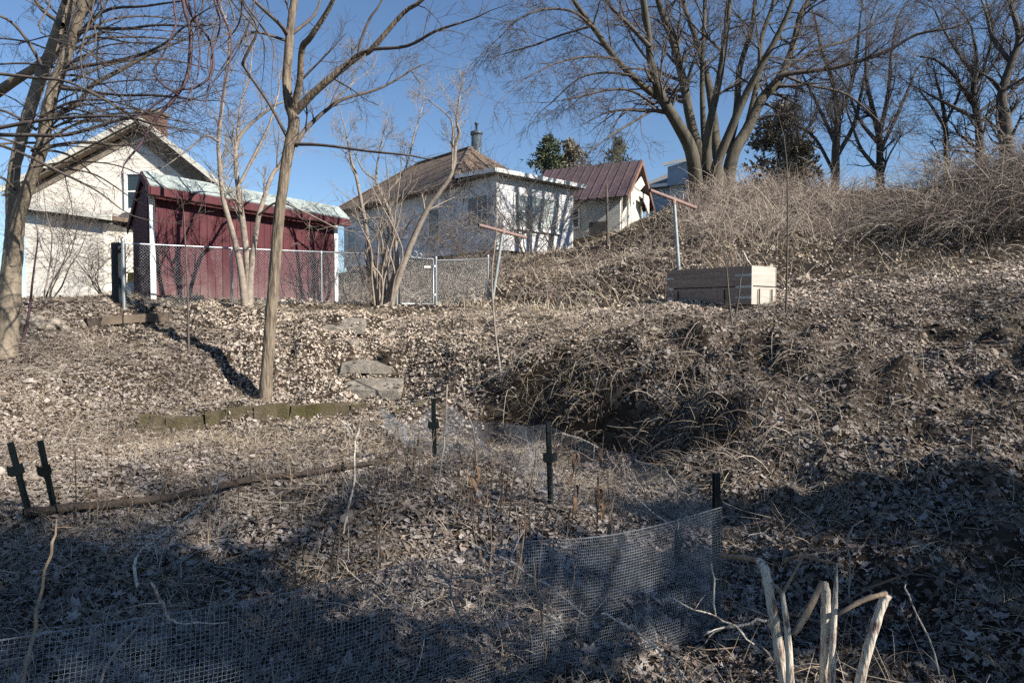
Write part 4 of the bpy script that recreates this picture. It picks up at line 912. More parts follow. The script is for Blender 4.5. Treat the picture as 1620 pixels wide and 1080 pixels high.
def left_tree(T, W):
    Y = 9.8; S = Spec(wig=.13, trop=.01, k=(0, 4, 5, 6), rmin=.0028)
    limb(T, W, [(6, 575, 41.8), (11, 540, 33.1), (15, 470, 28.7), (20, 400, 27.0), (24, 352, 24.4), (21, 287, 17.4), (31, 229, 16.5), (47, 175, 17.4), (65, 123, 17.4), (90, 62, 19.1), (108, 6, 18.3), (140, -80, 13.9), (160, -200, 8.7), (190, -330, 3.5)], Y, Y + .3, S, rng, .6, 2, (.6, 1.2), 22, .6, 9)
    limb(T, W, [(20, 420, 12.2), (27, 350, 19.1), (48, 287, 17.4), (65, 236, 18.3), (77, 173, 17.4), (93, 117, 17.4), (114, 62, 15.7), (133, 0, 14.8), (170, -100, 10.4), (220, -250, 4.3)], Y, Y - .6, S, rng, .8, 2, (.6, 1.2), 18, .5, 9)
    for pix, a, b, pm in [
        ([(88, 112, 8), (140, 104, 6), (216, 89, 5), (262, 68, 4), (287, 46, 3)], Y - .3, Y - 1.2, 3.0),
        ([(95, 70, 8), (139, 46, 6), (197, 46, 5), (247, 40, 4), (300, 42, 3)], Y - .3, Y - 1.0, 3.0),
        ([(90, 135, 6), (148, 146, 5), (200, 151, 4), (247, 151, 4), (324, 160, 2)], Y - .3, Y - 1.4, 3.0),
        ([(72, 190, 9), (123, 164, 8), (145, 136, 7), (191, 111, 6), (240, 85, 4), (300, 60, 2)], Y, Y + .5, 3.0),
        ([(-30, 208, 7), (62, 191, 6), (130, 185, 5), (197, 185, 4), (247, 197, 2)], Y - 1.4, Y - 1.8, 3.0),
        ([(-30, 213, 7), (50, 214, 6), (108, 213, 6), (185, 191, 5), (234, 179, 3)], Y - .8, Y - 1.2, 3.0),
        ([(-20, 115, 5), (52, 123, 5), (108, 130, 4), (170, 160, 3)], Y - 1.2, Y - 1.5, 3.0),
        ([(-20, 222, 6), (40, 245, 5), (86, 268, 5), (150, 300, 3), (190, 330, 2)], Y - 1.4, Y - 1.5, 2.5),
        ([(-30, 165, 16), (20, 130, 14), (62, 102, 12), (105, 60, 9), (150, 0, 7), (190, -60, 4)], Y + 1.0, Y + .6, 2.5),
        ([(98, 140, 6), (148, 148, 5), (210, 185, 4), (244, 197, 3), (290, 205, 2)], Y - .4, Y - 1.5, 3.0),
        ([(60, 235, 6), (130, 225, 5), (200, 230, 4), (260, 215, 2)], Y, Y + .8, 3.0),
        ([(105, 80, 6), (160, 20, 5), (230, 10, 4), (300, 0, 3)], Y, Y - .8, 3.0),
        ([(70, 110, 6), (40, 60, 5), (10, 30, 4), (-30, 20, 3)], Y, Y - .6, 3.0),
        ([(24, 300, 5), (0, 280, 4), (-40, 290, 3)], Y, Y - .6, 3.0),
        ([(100, 40, 8), (62, 10, 6), (40, -40, 4)], Y, Y + .6, 2.5)]:
        limb(T, W, pix, a, b, S, rng, pm, 2, (.35, .95), 6)
def left_tree_full(T, W):
    left_tree(T, W); Y = 9.8; S = Spec(wig=.13, trop=.01, k=(0, 4, 5, 6), rmin=.0026)
    for i in range(30):
        x0 = rng.uniform(40, 125); y0 = 330 - (x0 - 20) * 2.6 + rng.uniform(-30, 30); sg = 1 if rng.random() < .72 else -1; L = rng.uniform(90, 260); dy = rng.uniform(-60, 30); w = rng.uniform(2.5, 5)
        limb(W, W, [(x0, y0, w), (x0 + sg * L * .3, y0 + dy * .5 - 12, w * .85), (x0 + sg * L * .65, y0 + dy * .8 - 8, w * .65), (x0 + sg * L, y0 + dy + rng.uniform(-10, 30), w * .4)], Y + rng.uniform(-.4, .3), Y + rng.uniform(-2, 1.6), S, rng, 2.4, 2 if i % 2 else 1, (.3, .9), 5)
    for i in range(14):     # shoots of the crown above the frame reaching down into it
        x0 = rng.uniform(20, 430); L = rng.uniform(60, 190); limb(W, W, [(x0 - 40, -160, 4), (x0 - 15, -60, 3.4), (x0 + 5, 0, 3), (x0 + rng.uniform(-40, 60), L * .6, 2.4), (x0 + rng.uniform(-70, 90), L, 1.6)], Y + rng.uniform(-1.5, 1), Y + rng.uniform(-2, 1), S, rng, 2.2, 1, (.3, .8), 5, .3)
tree('two_stem_tree', 'pale two-stemmed tree at the left edge with long side branches', on(12, 9.8), left_tree_full, M_barkL, M_twigA)

# near vines hanging down from above
vr = root('hanging_vine', 'dark purple vine stems hanging in loops from above at upper left', 'vine', P(290, -330, 8.6))
for pix in [[(300, -330, 6), (275, -150, 6), (290, 3, 6), (301, 46, 6), (299, 108, 6), (284, 145, 5.5), (247, 188, 5), (222, 228, 4), (204, 250, 3)],
            [(300, -330, 4), (268, -150, 3.5), (275, 3, 3.5), (278, 40, 3.5), (256, 90, 3), (244, 111, 3), (256, 133, 3), (287, 154, 2)],
            [(300, -330, 4), (285, -120, 4), (296, 6, 4.5), (327, 56, 4), (336, 80, 4), (335, 117, 4), (309, 139, 3.5), (278, 145, 3), (222, 182, 2.5), (200, 190, 2)],
            [(300, -330, 4), (300, -100, 3), (309, 15, 3), (316, 77, 3), (312, 123, 2.5), (299, 148, 2)],
            [(300, -330, 4), (330, -100, 3), (340, 3, 3), (349, 37, 3), (336, 83, 3), (333, 117, 2.5)],
            [(300, -330, 4), (320, -100, 3), (345, 5, 3.5), (364, 52, 3.5), (365, 86, 3), (355, 139, 2.5), (350, 180, 2)]]:
    T = Tubes(); W = Tubes(); limb(T, T, pix, 8.6, 8.2, Spec(rmin=.002, trop=-.05), rng, 1.2, 1, (.15, .45), 6, .5); T.build('vine_stem', M_vine, vr)

S2 = Spec(wig=.14, trop=.08, k=(0, 5, 6, 6), rmin=.0032)
def shed_shrub(T, W):
    Y = 13.3
    limb(T, W, [(388, 500, 14.1), (387, 478, 12.3), (380, 420, 10.6), (368, 368, 8.8), (353, 314, 7.9), (348, 265, 7.0), (346, 216, 6.2), (356, 133, 5.3), (364, 59, 4.4), (345, 0, 3.5), (340, -60, 1.8)], Y, Y - .5, S2, rng, 2.6, 2, (.4, 1.1), 8, .3, up=.4)
    limb(T, W, [(393, 500, 17.6), (392, 470, 15.0), (392, 428, 11.4), (385, 358, 9.7), (377, 302, 7.9), (373, 237, 7.0), (389, 204, 5.3), (430, 170, 4.4), (452, 160, 2.6)], Y, Y + .4, S2, rng, 3.0, 2, (.4, 1.1), 8, .35, up=.4)
    limb(T, W, [(394, 500, 15.8), (396, 440, 10.6), (404, 375, 8.8), (410, 339, 7.9), (422, 300, 7.0), (432, 275, 7.0), (446, 258, 6.2), (470, 225, 5.3), (487, 200, 4.4), (520, 170, 3.5), (560, 130, 1.8)], Y, Y + .8, S2, rng, 3.2, 2, (.4, 1.1), 8, .4, up=.5)
    limb(T, W, [(373, 250, 5.3), (380, 170, 3.5), (395, 120, 2.6), (400, 60, 1.8)], Y + .3, Y + .6, S2, rng, 3, 2, (.4, 1.0), 6, .2, up=.4)
    limb(T, W, [(347, 225, 4.4), (325, 215, 3.5), (300, 235, 2.6), (280, 250, 1.8)], Y - .4, Y - .7, S2, rng, 3, 1, (.4, .8), 6)
    limb(T, W, [(410, 340, 4.4), (440, 320, 3.5), (480, 335, 2.6), (530, 360, 1.8)], Y, Y - .8, S2, rng, 3, 1, (.4, .8), 6)
    limb(T, W, [(380, 290, 5.3), (400, 250, 4.4), (425, 200, 3.5), (440, 150, 2.6)], Y, Y + .3, S2, rng, 3, 2, (.4, 1.0), 6, up=.4)
tree('shed_shrub', 'multi-stemmed bare shrub tree growing against the fence before the red shed', on(391, 13.3), shed_shrub, M_twigB, M_twigB, cat='shrub')

def gate_shrub(T, W):
    Y = 16.0; S = Spec(wig=.15, trop=.06, k=(0, 5, 6, 6), rmin=.0038)
    limb(T, W, [(602, 495, 9.6), (600, 477, 8.8), (589, 420, 7.2), (577, 348, 6.4), (563, 276, 4.8), (557, 259, 4.0), (548, 215, 2.4)], Y, Y - .3, S, rng, 2.5, 2, (.4, 1.0), 8, .45, up=.4)
    limb(T, W, [(610, 495, 9.6), (615, 460, 8.0), (628, 415, 7.2), (620, 348, 5.6), (606, 312, 4.8), (595, 285, 4.0), (600, 240, 2.4)], Y, Y + .2, S, rng, 2.5, 2, (.4, 1.0), 8, .4, up=.4)
    limb(T, W, [(616, 495, 12.8), (623, 463, 11.2), (646, 397, 9.6), (675, 333, 8.0), (695, 305, 7.2), (715, 273, 6.4), (721, 227, 5.6), (727, 210, 4.8), (722, 190, 3.2), (728, 150, 2.4)], Y, Y - .6, S, rng, 2.2, 2, (.4, 1.0), 8, .45, up=.4)
    limb(T, W, [(715, 268, 4.0), (716, 200, 3.2), (705, 180, 2.4), (680, 160, 1.6)], Y - .5, Y - .8, S, rng, 5, 2, (.3, .9), 6, .2, up=.5)
    limb(T, W, [(595, 285, 3.2), (575, 270, 2.4), (560, 240, 1.6)], Y, Y - .5, S, rng, 4, 2, (.3, .8), 6, .1, up=.5)
    limb(T, W, [(606, 312, 4.0), (640, 270, 3.2), (655, 215, 2.4), (668, 170, 1.6)], Y, Y + .5, S, rng, 4, 2, (.3, .9), 6, .2, up=.4)
    for i in range(16):
        x = 605 + rng.uniform(-12, 14); limb(T, W, [(x, 490, 4), (x + rng.uniform(-8, 8), 440, 3.4), (x + rng.uniform(-25, 25), 370 + rng.uniform(-30, 40), 2.5), (x + rng.uniform(-45, 45), 300 + rng.uniform(-40, 60), 1.6)], Y + rng.uniform(-.2, .2), Y + rng.uniform(-.7, .5), S, rng, 1.0, 1, (.3, .7), 5, .5, up=.4)
tree('gate_shrub', 'pale many-stemmed bare shrub tree standing left of the gate', on(608, 16.0), gate_shrub, M_twigB, M_twigB, cat='shrub')

def maple(T, W):
    Y = 26.0; S = Spec(wig=.12, trop=.0, k=(0, 6, 6, 7), rmin=.0062, droop=.03, ratio=(.4, .7))
    limb(T, W, [(1126, 360, 70), (1126, 325, 62), (1128, 290, 46), (1130, 262, 24)], Y, Y, S, rng, 0, 0, (.1, .2), 14)
    L = [([(1110, 350, 30.6), (1106, 318, 26.1), (1102, 290, 23.4), (1093, 237, 21.6), (1070, 193, 18.9), (1048, 156, 16.2), (1030, 100, 12.6), (1026, 56, 10.8), (1018, 0, 9.9), (1005, -90, 7.2), (990, -200, 3.6)], 0, -2.0),
         ([(1046, 156, 12.6), (1018, 137, 10.8), (974, 93, 9.9), (937, 41, 9.0), (907, 0, 7.2), (870, -70, 5.4), (840, -150, 2.7)], -.8, -2.8),
         ([(1122, 345, 27.0), (1117, 300, 21.6), (1111, 259, 18.0), (1093, 193, 15.3), (1081, 130, 13.5), (1067, 74, 11.7), (1041, 0, 9.0), (1020, -100, 5.4), (1000, -200, 2.7)], .2, 1.5),
         ([(1124, 345, 25.2), (1120, 290, 19.8), (1118, 237, 15.3), (1122, 200, 12.6), (1137, 130, 10.8), (1148, 56, 9.0), (1154, 0, 8.1), (1160, -120, 5.4), (1150, -240, 2.7)], 0, -1.0),
         ([(1136, 345, 28.8), (1132, 300, 22.5), (1134, 262, 17.1), (1152, 215, 13.5), (1181, 148, 11.7), (1211, 93, 9.9), (1248, 18, 7.2), (1270, -60, 5.4), (1310, -170, 2.7)], -.2, -2.2),
         ([(1148, 350, 30.6), (1150, 300, 24.3), (1160, 244, 19.8), (1181, 207, 17.1), (1204, 159, 15.3), (1237, 118, 12.6), (1256, 67, 9.9), (1267, 22, 8.1), (1293, -20, 6.3), (1340, -120, 2.7)], .5, 1.5),
         ([(1215, 140, 9.0), (1240, 119, 8.1), (1290, 112, 7.2), (1330, 105, 6.3), (1400, 83, 5.4), (1450, 55, 4.5), (1520, 40, 3.1), (1570, 5, 1.8)], .8, -1.5),
         ([(1116, 250, 10.8), (1112, 180, 9.0), (1111, 111, 7.2), (1115, 0, 5.4), (1112, -120, 3.6)], .4, 2.0),
         ([(1135, 250, 16.2), (1128, 180, 13.5), (1118, 120, 10.8), (1100, 60, 8.1), (1080, 0, 6.3), (1060, -100, 3.6)], 1.0, 3.5),
         ([(1036, 165, 5.4), (996, 143, 4.5), (959, 143, 4.0), (922, 152, 3.1), (889, 159, 1.8)], -1.0, -2.5),
         ([(1040, 170, 4.5), (1010, 188, 4.0), (985, 203, 3.6), (956, 222, 2.2)], -.9, -2.6),
         ([(940, 45, 5.4), (907, 19, 4.5), (863, 15, 3.6), (822, 30, 2.7), (790, 60, 1.8)], -2.0, -3.5),
         ([(1028, 75, 8.1), (1005, 50, 7.2), (981, 26, 6.3), (959, 0, 5.4), (930, -60, 3.6)], -1.6, -1.0),
         ([(1150, 240, 14.4), (1165, 180, 11.7), (1170, 110, 9.0), (1190, 40, 7.2), (1200, -60, 4.5)], 1.0, 2.5),
         ([(1181, 207, 10.8), (1200, 120, 8.1), (1205, 60, 7.2), (1225, 0, 5.4), (1240, -80, 3.6)], .8, 2.2),
         ([(974, 93, 4.5), (930, 90, 3.6), (880, 100, 2.7), (830, 125, 1.8)], -1.6, -3.5),
         ([(1000, 120, 4.5), (960, 115, 3.6), (915, 125, 2.7), (870, 165, 1.8)], -1.5, -1.0),
         ([(937, 41, 4.5), (890, 55, 3.6), (850, 70, 2.7), (800, 85, 1.8)], -2.2, -1.5),
         ([(1240, 119, 5.4), (1280, 135, 4.5), (1340, 150, 3.6), (1400, 200, 1.8)], .8, 2.5),
         ([(1230, 120, 5.4), (1290, 80, 4.5), (1350, 60, 3.6), (1400, 20, 1.8)], 1.0, 3.0),
         ([(1081, 130, 5.4), (1040, 110, 4.5), (1000, 60, 3.6), (980, 0, 2.7)], .8, 3.0)]
    for pix, a, b in L:
        big = pix[0][2] > 9
        limb(T, W, pix, Y + a, Y + b, S, rng, 2.1 if big else 3.4, 2, (1.0, 2.8) if big else (.8, 2.0), 8 if big else 6, .3 if big else .12)
tree('maple_tree', 'huge multi-trunked bare maple on the hilltop with wide spreading limbs', on(1122, 26.0), maple, M_bark2, M_twigM)

SF = Spec(wig=.18, trop=.03, k=(0, 6, 7, 7), rmin=.009, ratio=(.4, .75))
def far_tree(label, pix_list, Y, pm=1.0, Lc=(1.0, 2.6)):
    b = pix_list[0][0]; pix_list[0].insert(0, (b[0], b[1] + 90, b[2] * 1.1))
    def fn(T, W):
        for i, pix in enumerate(pix_list): limb(T, W, pix, Y, Y + rng.uniform(-2, 2), SF, rng, pm * 1.35, 2, Lc, 6, .25 if i == 0 else .1, up=.15)
    tree('bare_tree', label, (P(b[0], b[1], Y)[0], Y, g1(P(b[0], b[1], Y)[0], Y)), fn, M_barkF, M_twigF, 'bare trees on the skyline')
far_tree('dark bare tree with forked trunk on the skyline right of the maple', [[(1316, 330, 16), (1321, 288, 13), (1322, 240, 12), (1325, 187, 10), (1318, 130, 7), (1300, 80, 5), (1290, 30, 3)], [(1324, 190, 8), (1345, 140, 6), (1355, 90, 5), (1360, 40, 3)], [(1322, 250, 8), (1350, 200, 6), (1362, 150, 5), (1375, 90, 3)], [(1322, 230, 6), (1295, 170, 5), (1270, 120, 3)], [(1318, 270, 6), (1290, 220, 5), (1262, 200, 3)]], 36)
far_tree('slim bare tree with upswept limbs standing alone in the skyline gap', [[(1394, 320, 15), (1392, 264, 12), (1391, 218, 11), (1380, 170, 8), (1370, 120, 6), (1372, 50, 3)], [(1391, 215, 8), (1405, 150, 6), (1410, 90, 5), (1420, 30, 3)], [(1388, 225, 7), (1360, 190, 5), (1340, 140, 3)], [(1386, 265, 7), (1362, 235, 5), (1345, 190, 3)], [(1392, 240, 6), (1425, 170, 5), (1450, 110, 3)]], 35)
far_tree('gnarled spreading bare tree on the skyline near the right edge', [[(1552, 260, 15.0), (1548, 195, 10.5), (1540, 150, 8.2), (1545, 95, 6.0), (1540, 60, 3.8)], [(1544, 165, 6.8), (1510, 120, 5.2), (1480, 95, 3.8), (1455, 90, 2.2)], [(1548, 190, 6.8), (1500, 165, 5.2), (1470, 150, 3.0)], [(1545, 130, 5.2), (1580, 90, 3.8), (1590, 40, 2.2)], [(1546, 180, 5.2), (1585, 150, 4.5), (1610, 120, 3.0)], [(1540, 120, 5.2), (1500, 60, 3.8), (1480, 20, 2.2)], [(1542, 140, 4.5), (1570, 60, 3.8), (1560, 0, 2.2)]], 33, 1.5)
far_tree('thick-trunked bare tree cut by the right edge of the view', [[(1594, 260, 22.5), (1590, 195, 18.0), (1585, 150, 13.5), (1600, 100, 11.2), (1612, 60, 9.0), (1600, 10, 6.8), (1580, -60, 3.8)], [(1600, 100, 7.5), (1570, 60, 5.2), (1560, 20, 3.8), (1540, -30, 2.2)], [(1588, 160, 6.8), (1625, 120, 5.2), (1660, 90, 3.0)], [(1612, 60, 5.2), (1640, 20, 3.8)], [(1586, 150, 5.2), (1560, 120, 3.8), (1530, 110, 2.2)], [(1600, 90, 4.5), (1630, 50, 3.0), (1660, 30, 2.2)]], 31, 1.4)
far_tree('small bare tree low on the skyline left of the gnarled tree', [[(1498, 280, 9), (1496, 202, 7), (1490, 160, 5), (1480, 120, 3)], [(1496, 205, 5), (1475, 170, 4), (1460, 150, 2)], [(1496, 195, 5), (1515, 155, 4), (1525, 120, 2)]], 34, 1.3, (.7, 1.8))
far_tree('thin bare tree between the dark evergreen and the forked tree', [[(1278, 320, 9), (1270, 280, 8), (1265, 230, 6), (1258, 180, 5), (1262, 120, 3)], [(1268, 240, 5), (1245, 200, 4), (1230, 160, 2)], [(1266, 225, 5), (1290, 180, 4), (1300, 140, 2)]], 40, 1.0, (.8, 2.0))

# evergreens
M_needle = mat('pine_needles', (0.12, 0.135, 0.07), (0.06, 0.075, 0.045), 1.5, 0.8)
M_needle2 = mat('olive_needles', (0.24, 0.205, 0.15), (0.14, 0.125, 0.095), 1.5, 0.8)
def evergreen(label, base, h, rad, nb, m, seed, tuft=.32, skirt=.15):
    r = random.Random(seed); nr = np.random.default_rng(seed); t = root('evergreen_tree', label, 'evergreen', tuple(base), 'evergreen trees behind the houses')
    T = Tubes(); b = np.array(base, float); T.add([b - (0, 0, .4), b + (0, 0, h * .5), b + (0, 0, h)], [h * .022, h * .014, .02], 7)
    C = []; D = []
    for i in range(nb):
        f = skirt + (1 - skirt) * (i + r.random()) / nb; L = rad * (1 - f) ** .65 * r.uniform(.6, 1.15) + .15; a = r.uniform(0, 6.28)
        p0 = b + (0, 0, h * f); dz = r.uniform(-.15, .35); pts = [p0 + np.array([math.cos(a) * L * s, math.sin(a) * L * s, dz * L * s - .12 * L * s * s]) for s in (0, .5, 1)]
        T.add([tuple(q) for q in pts], [.03, .02, .008], 3)
        k = int(10 + L * 10)
        s = nr.uniform(.2, 1.05, k); q = p0 + np.stack([math.cos(a) * L * s, math.sin(a) * L * s, dz * L * s - .12 * L * s * s], 1) + nr.normal(0, .10 + .05 * L, (k, 3))
        C.append(q); D.append(unit(nr.normal(0, .7, (k, 3)) + np.array([math.cos(a) * .6, math.sin(a) * .6, .35])))
    T.build('trunk', M_barkF, t)
    C = np.concatenate(C); D = np.concatenate(D); N = len(C); V = []; 
    for j in range(3):
        s = unit(np.cross(D, nr.normal(0, 1, (N, 3)))); dd = unit(D + nr.normal(0, .35, (N, 3))); L = tuft * nr.uniform(.6, 1.3, (N, 1)); w = L * .16
        V.append(np.stack([C - s * w, C + s * w, C + dd * L + s * w * .3, C + dd * L - s * w * .3], 1))
    V = np.concatenate(V); F = np.arange(len(V) * 4).reshape(-1, 4)
    link('crown', np_mesh('crown', V.reshape(-1, 3) - np.array(base), [F], False), m, t)
def egb(px, Y, lift=0): x = (px - 810) / FPX * Y; return (x, Y, g1(x, Y) - .2 + lift)
evergreen('dark green pine rising behind the white house roof', egb(868, 52), P(868, 218, 52)[2] - egb(868, 52)[2], 3.3, 120, M_needle, 1)
evergreen('olive evergreen crown just right of the pine behind the plum roof', egb(902, 54), P(902, 226, 54)[2] - egb(902, 54)[2], 3.8, 130, M_needle2, 2)
evergreen('small evergreen top peeking over the plum roof ridge', egb(975, 60), P(975, 222, 60)[2] - egb(975, 60)[2], 3.0, 80, M_needle, 3)
evergreen('broad dark evergreen on the hill right of the maple trunk', egb(1228, 40), P(1228, 165, 40)[2] - egb(1228, 40)[2], 3.2, 105, M_needle2, 4)

# ------------------------------------------------------------------ brush on the hillside and behind the fence
CANE = np.array([(.36, .30, .235), (.27, .21, .17), (.17, .13, .11), (.48, .42, .34), (.22, .165, .145)])
def canes(name, label, xs, ys, L, r0, lean=.9, sag=(.4, 1.1), k=1.0):
    kp = (vnoise(xs * .8, ys * .8, 77) > -.45) & ((hollow_mask(xs, ys) < .35) | (ys < 6.5)); xs, ys = xs[kp], ys[kp]
    tb = Tubes(); zs = G(xs, ys)
    for i in range(len(xs)):
        l = RNG.uniform(*L); d = nrm(RNG.gauss(0, lean), RNG.gauss(0, lean) - .15, 1.0); g = RNG.uniform(*sag); r = r0 * RNG.uniform(.5, 1.3) * (1.7 if RNG.random() < .12 else 1); j = RNG.gauss(0, .12), RNG.gauss(0, .12)
        pts = [(xs[i] + d[0] * l * t + j[0] * l * t * t, ys[i] + d[1] * l * t + j[1] * l * t * t, zs[i] - .03 + d[2] * l * t - g * l * t * t * .75) for t in (0, .28, .55, .8, 1.0)]
        c = CANE[RNG.randrange(5)] * RNG.uniform(.7, 1.15) * k
        tb.add(pts, [r, r * .9, r * .75, r * .55, r * .3], 3, c)
        for _f in range(RNG.choice((0, 1, 1, 2))):
            q = pts[RNG.choice((1, 2, 3))]; a = nrm(RNG.gauss(0, 1), RNG.gauss(0, 1), RNG.gauss(.3, .6)); s = l * .3
            tb.add([q, (q[0] + a[0] * s * .5, q[1] + a[1] * s * .5, q[2] + a[2] * s * .5), (q[0] + a[0] * s, q[1] + a[1] * s, q[2] + a[2] * s - .1 * s)], [r * .5, r * .4, r * .2], 3, c)
    return tag(tb.build(name, M_twig, cols=True), label, 'brambles', kind='stuff')
def field(N, poly):
    """points of a ground polygon given as (px, Y) corners"""
    q = np.array([((px - 810) / FPX * Y, Y) for px, Y in poly]); mn, mx = q.min(0), q.max(0); out = []
    while sum(len(o) for o in out) < N:
        p = NR.uniform(mn, mx, (N * 2, 2)); ins = np.zeros(len(p), bool); j = len(q) - 1
        for i in range(len(q)):
            c = ((q[i, 1] > p[:, 1]) != (q[j, 1] > p[:, 1])) & (p[:, 0] < (q[j, 0] - q[i, 0]) * (p[:, 1] - q[i, 1]) / (q[j, 1] - q[i, 1] + 1e-9) + q[i, 0]); ins ^= c; j = i
        out.append(p[ins])
    p = np.concatenate(out)[:N]; return p[:, 0], p[:, 1]
canes('bramble_thicket', 'arching pale brambles heaped on the ridge at upper right', *field(3100, [(1400, 18.0), (1450, 20.5), (1540, 21.5), (1720, 20.5), (1760, 15.2), (1560, 15.6)]), (1.2, 3.4), .008, .85, (.4, 1.1), k=.72)
canes('bramble_thicket', 'tangled brown brambles on the slope below the maple', *field(2600, [(1070, 19.5), (1080, 26), (1300, 26), (1440, 23), (1380, 19.5), (1240, 17)]), (.8, 2.1), .008, .6, (.3, .9))
canes('bramble_thicket', 'low dry weeds across the middle hillside behind the planter', *field(1800, [(800, 19), (830, 24), (1080, 23), (1230, 15), (1050, 15)]), (.3, .8), .0065, .8, k=1.1)
canes('bramble_thicket', 'brown brush growing behind the gate and short fence panel', *field(1500, [(560, 19), (550, 26), (760, 26.5), (800, 22), (770, 19.2), (650, 18)]), (.7, 1.9), .0075, .6, k=.85)
canes('bramble_thicket', 'tangled brambles on the lower left bank', *field(1000, [(-60, 7.6), (-60, 10.5), (190, 10.8), (240, 9.6), (120, 8.2)]), (.4, 1.1), .0035, 1.3, (.6, 1.3), k=.85)
canes('bramble_thicket', 'bent dry stems tangled over the steep bank at right', *field(1500, [(760, 9.2), (800, 11), (1250, 11), (1400, 9), (1330, 6), (1180, 5.5), (1020, 7.4)]), (.25, .8), .0034, 1.2, (.5, 1.3))

def shrub(label, px, Y, h, n, spread, seed, m=None, r0=.02, lvl=2):
    b = on(px, Y); r = random.Random(seed); S = Spec(wig=.17, trop=.0, k=(0, 4, 6, 6), rmin=(.007 if Y > 24 else .0045) if Y > 15 else .003, droop=.10, ratio=(.4, .75))
    def fn(T, W):
        for i in range(n):
            a = r.uniform(0, 6.28); d = nrm(math.cos(a) * spread, math.sin(a) * spread, 1); q = (b[0] + math.cos(a) * .15, b[1] + math.sin(a) * .15, b[2] - .05)
            branch(T if i == 0 else W, q, d, h * r.uniform(.7, 1.2), r0 * r.uniform(.6, 1.2), lvl + 1, S, r)
    tree('bare_shrub', label, b, fn, M_twigB, m or M_twigA, 'bare shrubs around the houses', 'shrub')
shrub('arching bare shrub before the sunlit end of the white house', 836, 26.5, 3.4, 7, .6, 31, None, .026, 1)
shrub('dense bare shrub against the shaded corner of the white house', 742, 25.5, 4.3, 14, .65, 32, None, .026, 1)
shrub('low bare shrub between the white house and the outbuilding', 880, 28, 3.0, 8, .5, 33, None, .022, 1)
shrub('thin bare shrub behind the chain link gate', 670, 21.5, 2.6, 8, .6, 34)
shrub('twiggy bare shrub between the red shed and the gate', 565, 18.5, 2.0, 7, .6, 35)
shrub('bare shrub right of the left tree before the cream house', 66, 15.5, 2.3, 5, .45, 36)
shrub('small bare shrub by the corner fence post', 175, 15.0, 1.6, 6, .5, 37)
shrub('bare shrub on the slope beside the clothesline pole', 800, 22, 2.0, 6, .7, 38)

def sapling(label, pix, Y, m=None, seed=0):
    r = random.Random(seed); T = Tubes(); S = Spec(wig=.1, trop=.08, k=(0, 2, 3), rmin=.002)
    b = on(pix[0][0], Y); pix = list(pix)
    limb(T, T, pix, Y, Y, S, r, 1.2, 0, (.12, .4), 6, .3)
    o = T.build('sapling', m or M_twigA, loc=(b[0], b[1], P(pix[0][0], pix[0][1], Y)[2])); tag(o, label, 'sapling', 'thin leafless saplings')
sapling('thin dark sapling on the left bank before the shed', [(299, 575, 4), (298, 520, 3.5), (297, 460, 3), (294, 400, 2.5), (291, 340, 1.5)], 11.2, seed=1)
sapling('tall thin dark sapling right of the planter', [(1243, 520, 3.4), (1245, 430, 3), (1246, 350, 2.6), (1245, 265, 2), (1240, 215, 1)], 10.6, seed=2)
sapling('pale bent sapling rooted in the hollow of the bank', [(800, 640, 6), (792, 590, 5), (783, 520, 4), (778, 440, 3), (784, 380, 2)], 9.9, M_twigB, 3)
sapling('thin sapling on the bank below the planter', [(1178, 590, 5), (1163, 540, 4), (1155, 490, 3.5), (1150, 430, 2.5), (1146, 400, 1.5)], 9.2, seed=4)
sapling('short forked sapling at the right bank', [(1160, 520, 4), (1167, 480, 3), (1172, 440, 2)], 10.2, seed=5)
sapling('straight grey sapling before the outbuilding wall', [(960, 420, 5), (961, 370, 4.5), (960, 300, 4)], 24, seed=6)
sapling('slender sapling at the foot of the two-stemmed tree', [(30, 560, 4), (45, 500, 4), (52, 440, 3), (60, 380, 2)], 10.0, M_vine, 7)

# ------------------------------------------------------------------ wire garden: steel posts, wire cloth, stalks and sticks
def u_post(label, base, top, yaw=0.0, plate=.45, low=.35):
    base = np.array(base, float); top = np.array(top, float); d = unit3(top - base); s = np.array([math.cos(yaw), math.sin(yaw), 0]); s = unit3(s - d * (s @ d)); f = np.cross(s, d)
    r = root('steel_post', label, 'post', tuple(base), 'dark green steel garden posts')
    q0 = base - d * low; w, dp, t = .034, .02, .005
    prof = [(-w / 2 - .008, dp), (-w / 2 + t, dp), (-w / 2 + t, t), (w / 2 - t, t), (w / 2 - t, dp), (w / 2 + .008, dp), (w / 2 + .008, dp - t), (w / 2, dp - t), (w / 2, 0), (-w / 2, 0), (-w / 2, dp - t), (-w / 2 - .008, dp - t)]
    m = MB(); m.prism([q0 + s * a - f * b for a, b in prof], top - q0); m.build('channel', M_postgreen, r)
    L = np.linalg.norm(top - base); c = base + d * (L * (1 - plate)); m = MB()
    m.prism([c + s * a + d * b + f * .004 for a, b in ((-.06, .045), (-.03, .03), (.03, .03), (.06, .045), (.065, -.03), (.04, -.05), (-.04, -.05), (-.065, -.03))], f * .004); m.build('anchor_plate', M_postgreen, r)
    for k in range(5):
        e = base + d * (L * (.15 + .18 * k)); m = MB(); m.box(e - s * .012 - f * -.0005, s * .024, f * .012, d * .012); m.build('stud', M_postgreen, r)
    return r
D_ = np.array([1.12, 3.66]); C_ = np.array([.34, 5.86]); B_ = np.array([-.86, 7.5])
def gpt(a): return np.array([a[0], a[1], g1(a[0], a[1])])
pD = gpt(D_); u_post('dark steel post at the near right corner of the wire fence', pD, P(1136, 748, 3.66), .5, .75)
pC = gpt(C_); u_post('dark steel post in the middle of the far wire fence', pC, P(868, 667, 5.86), .2, .42)
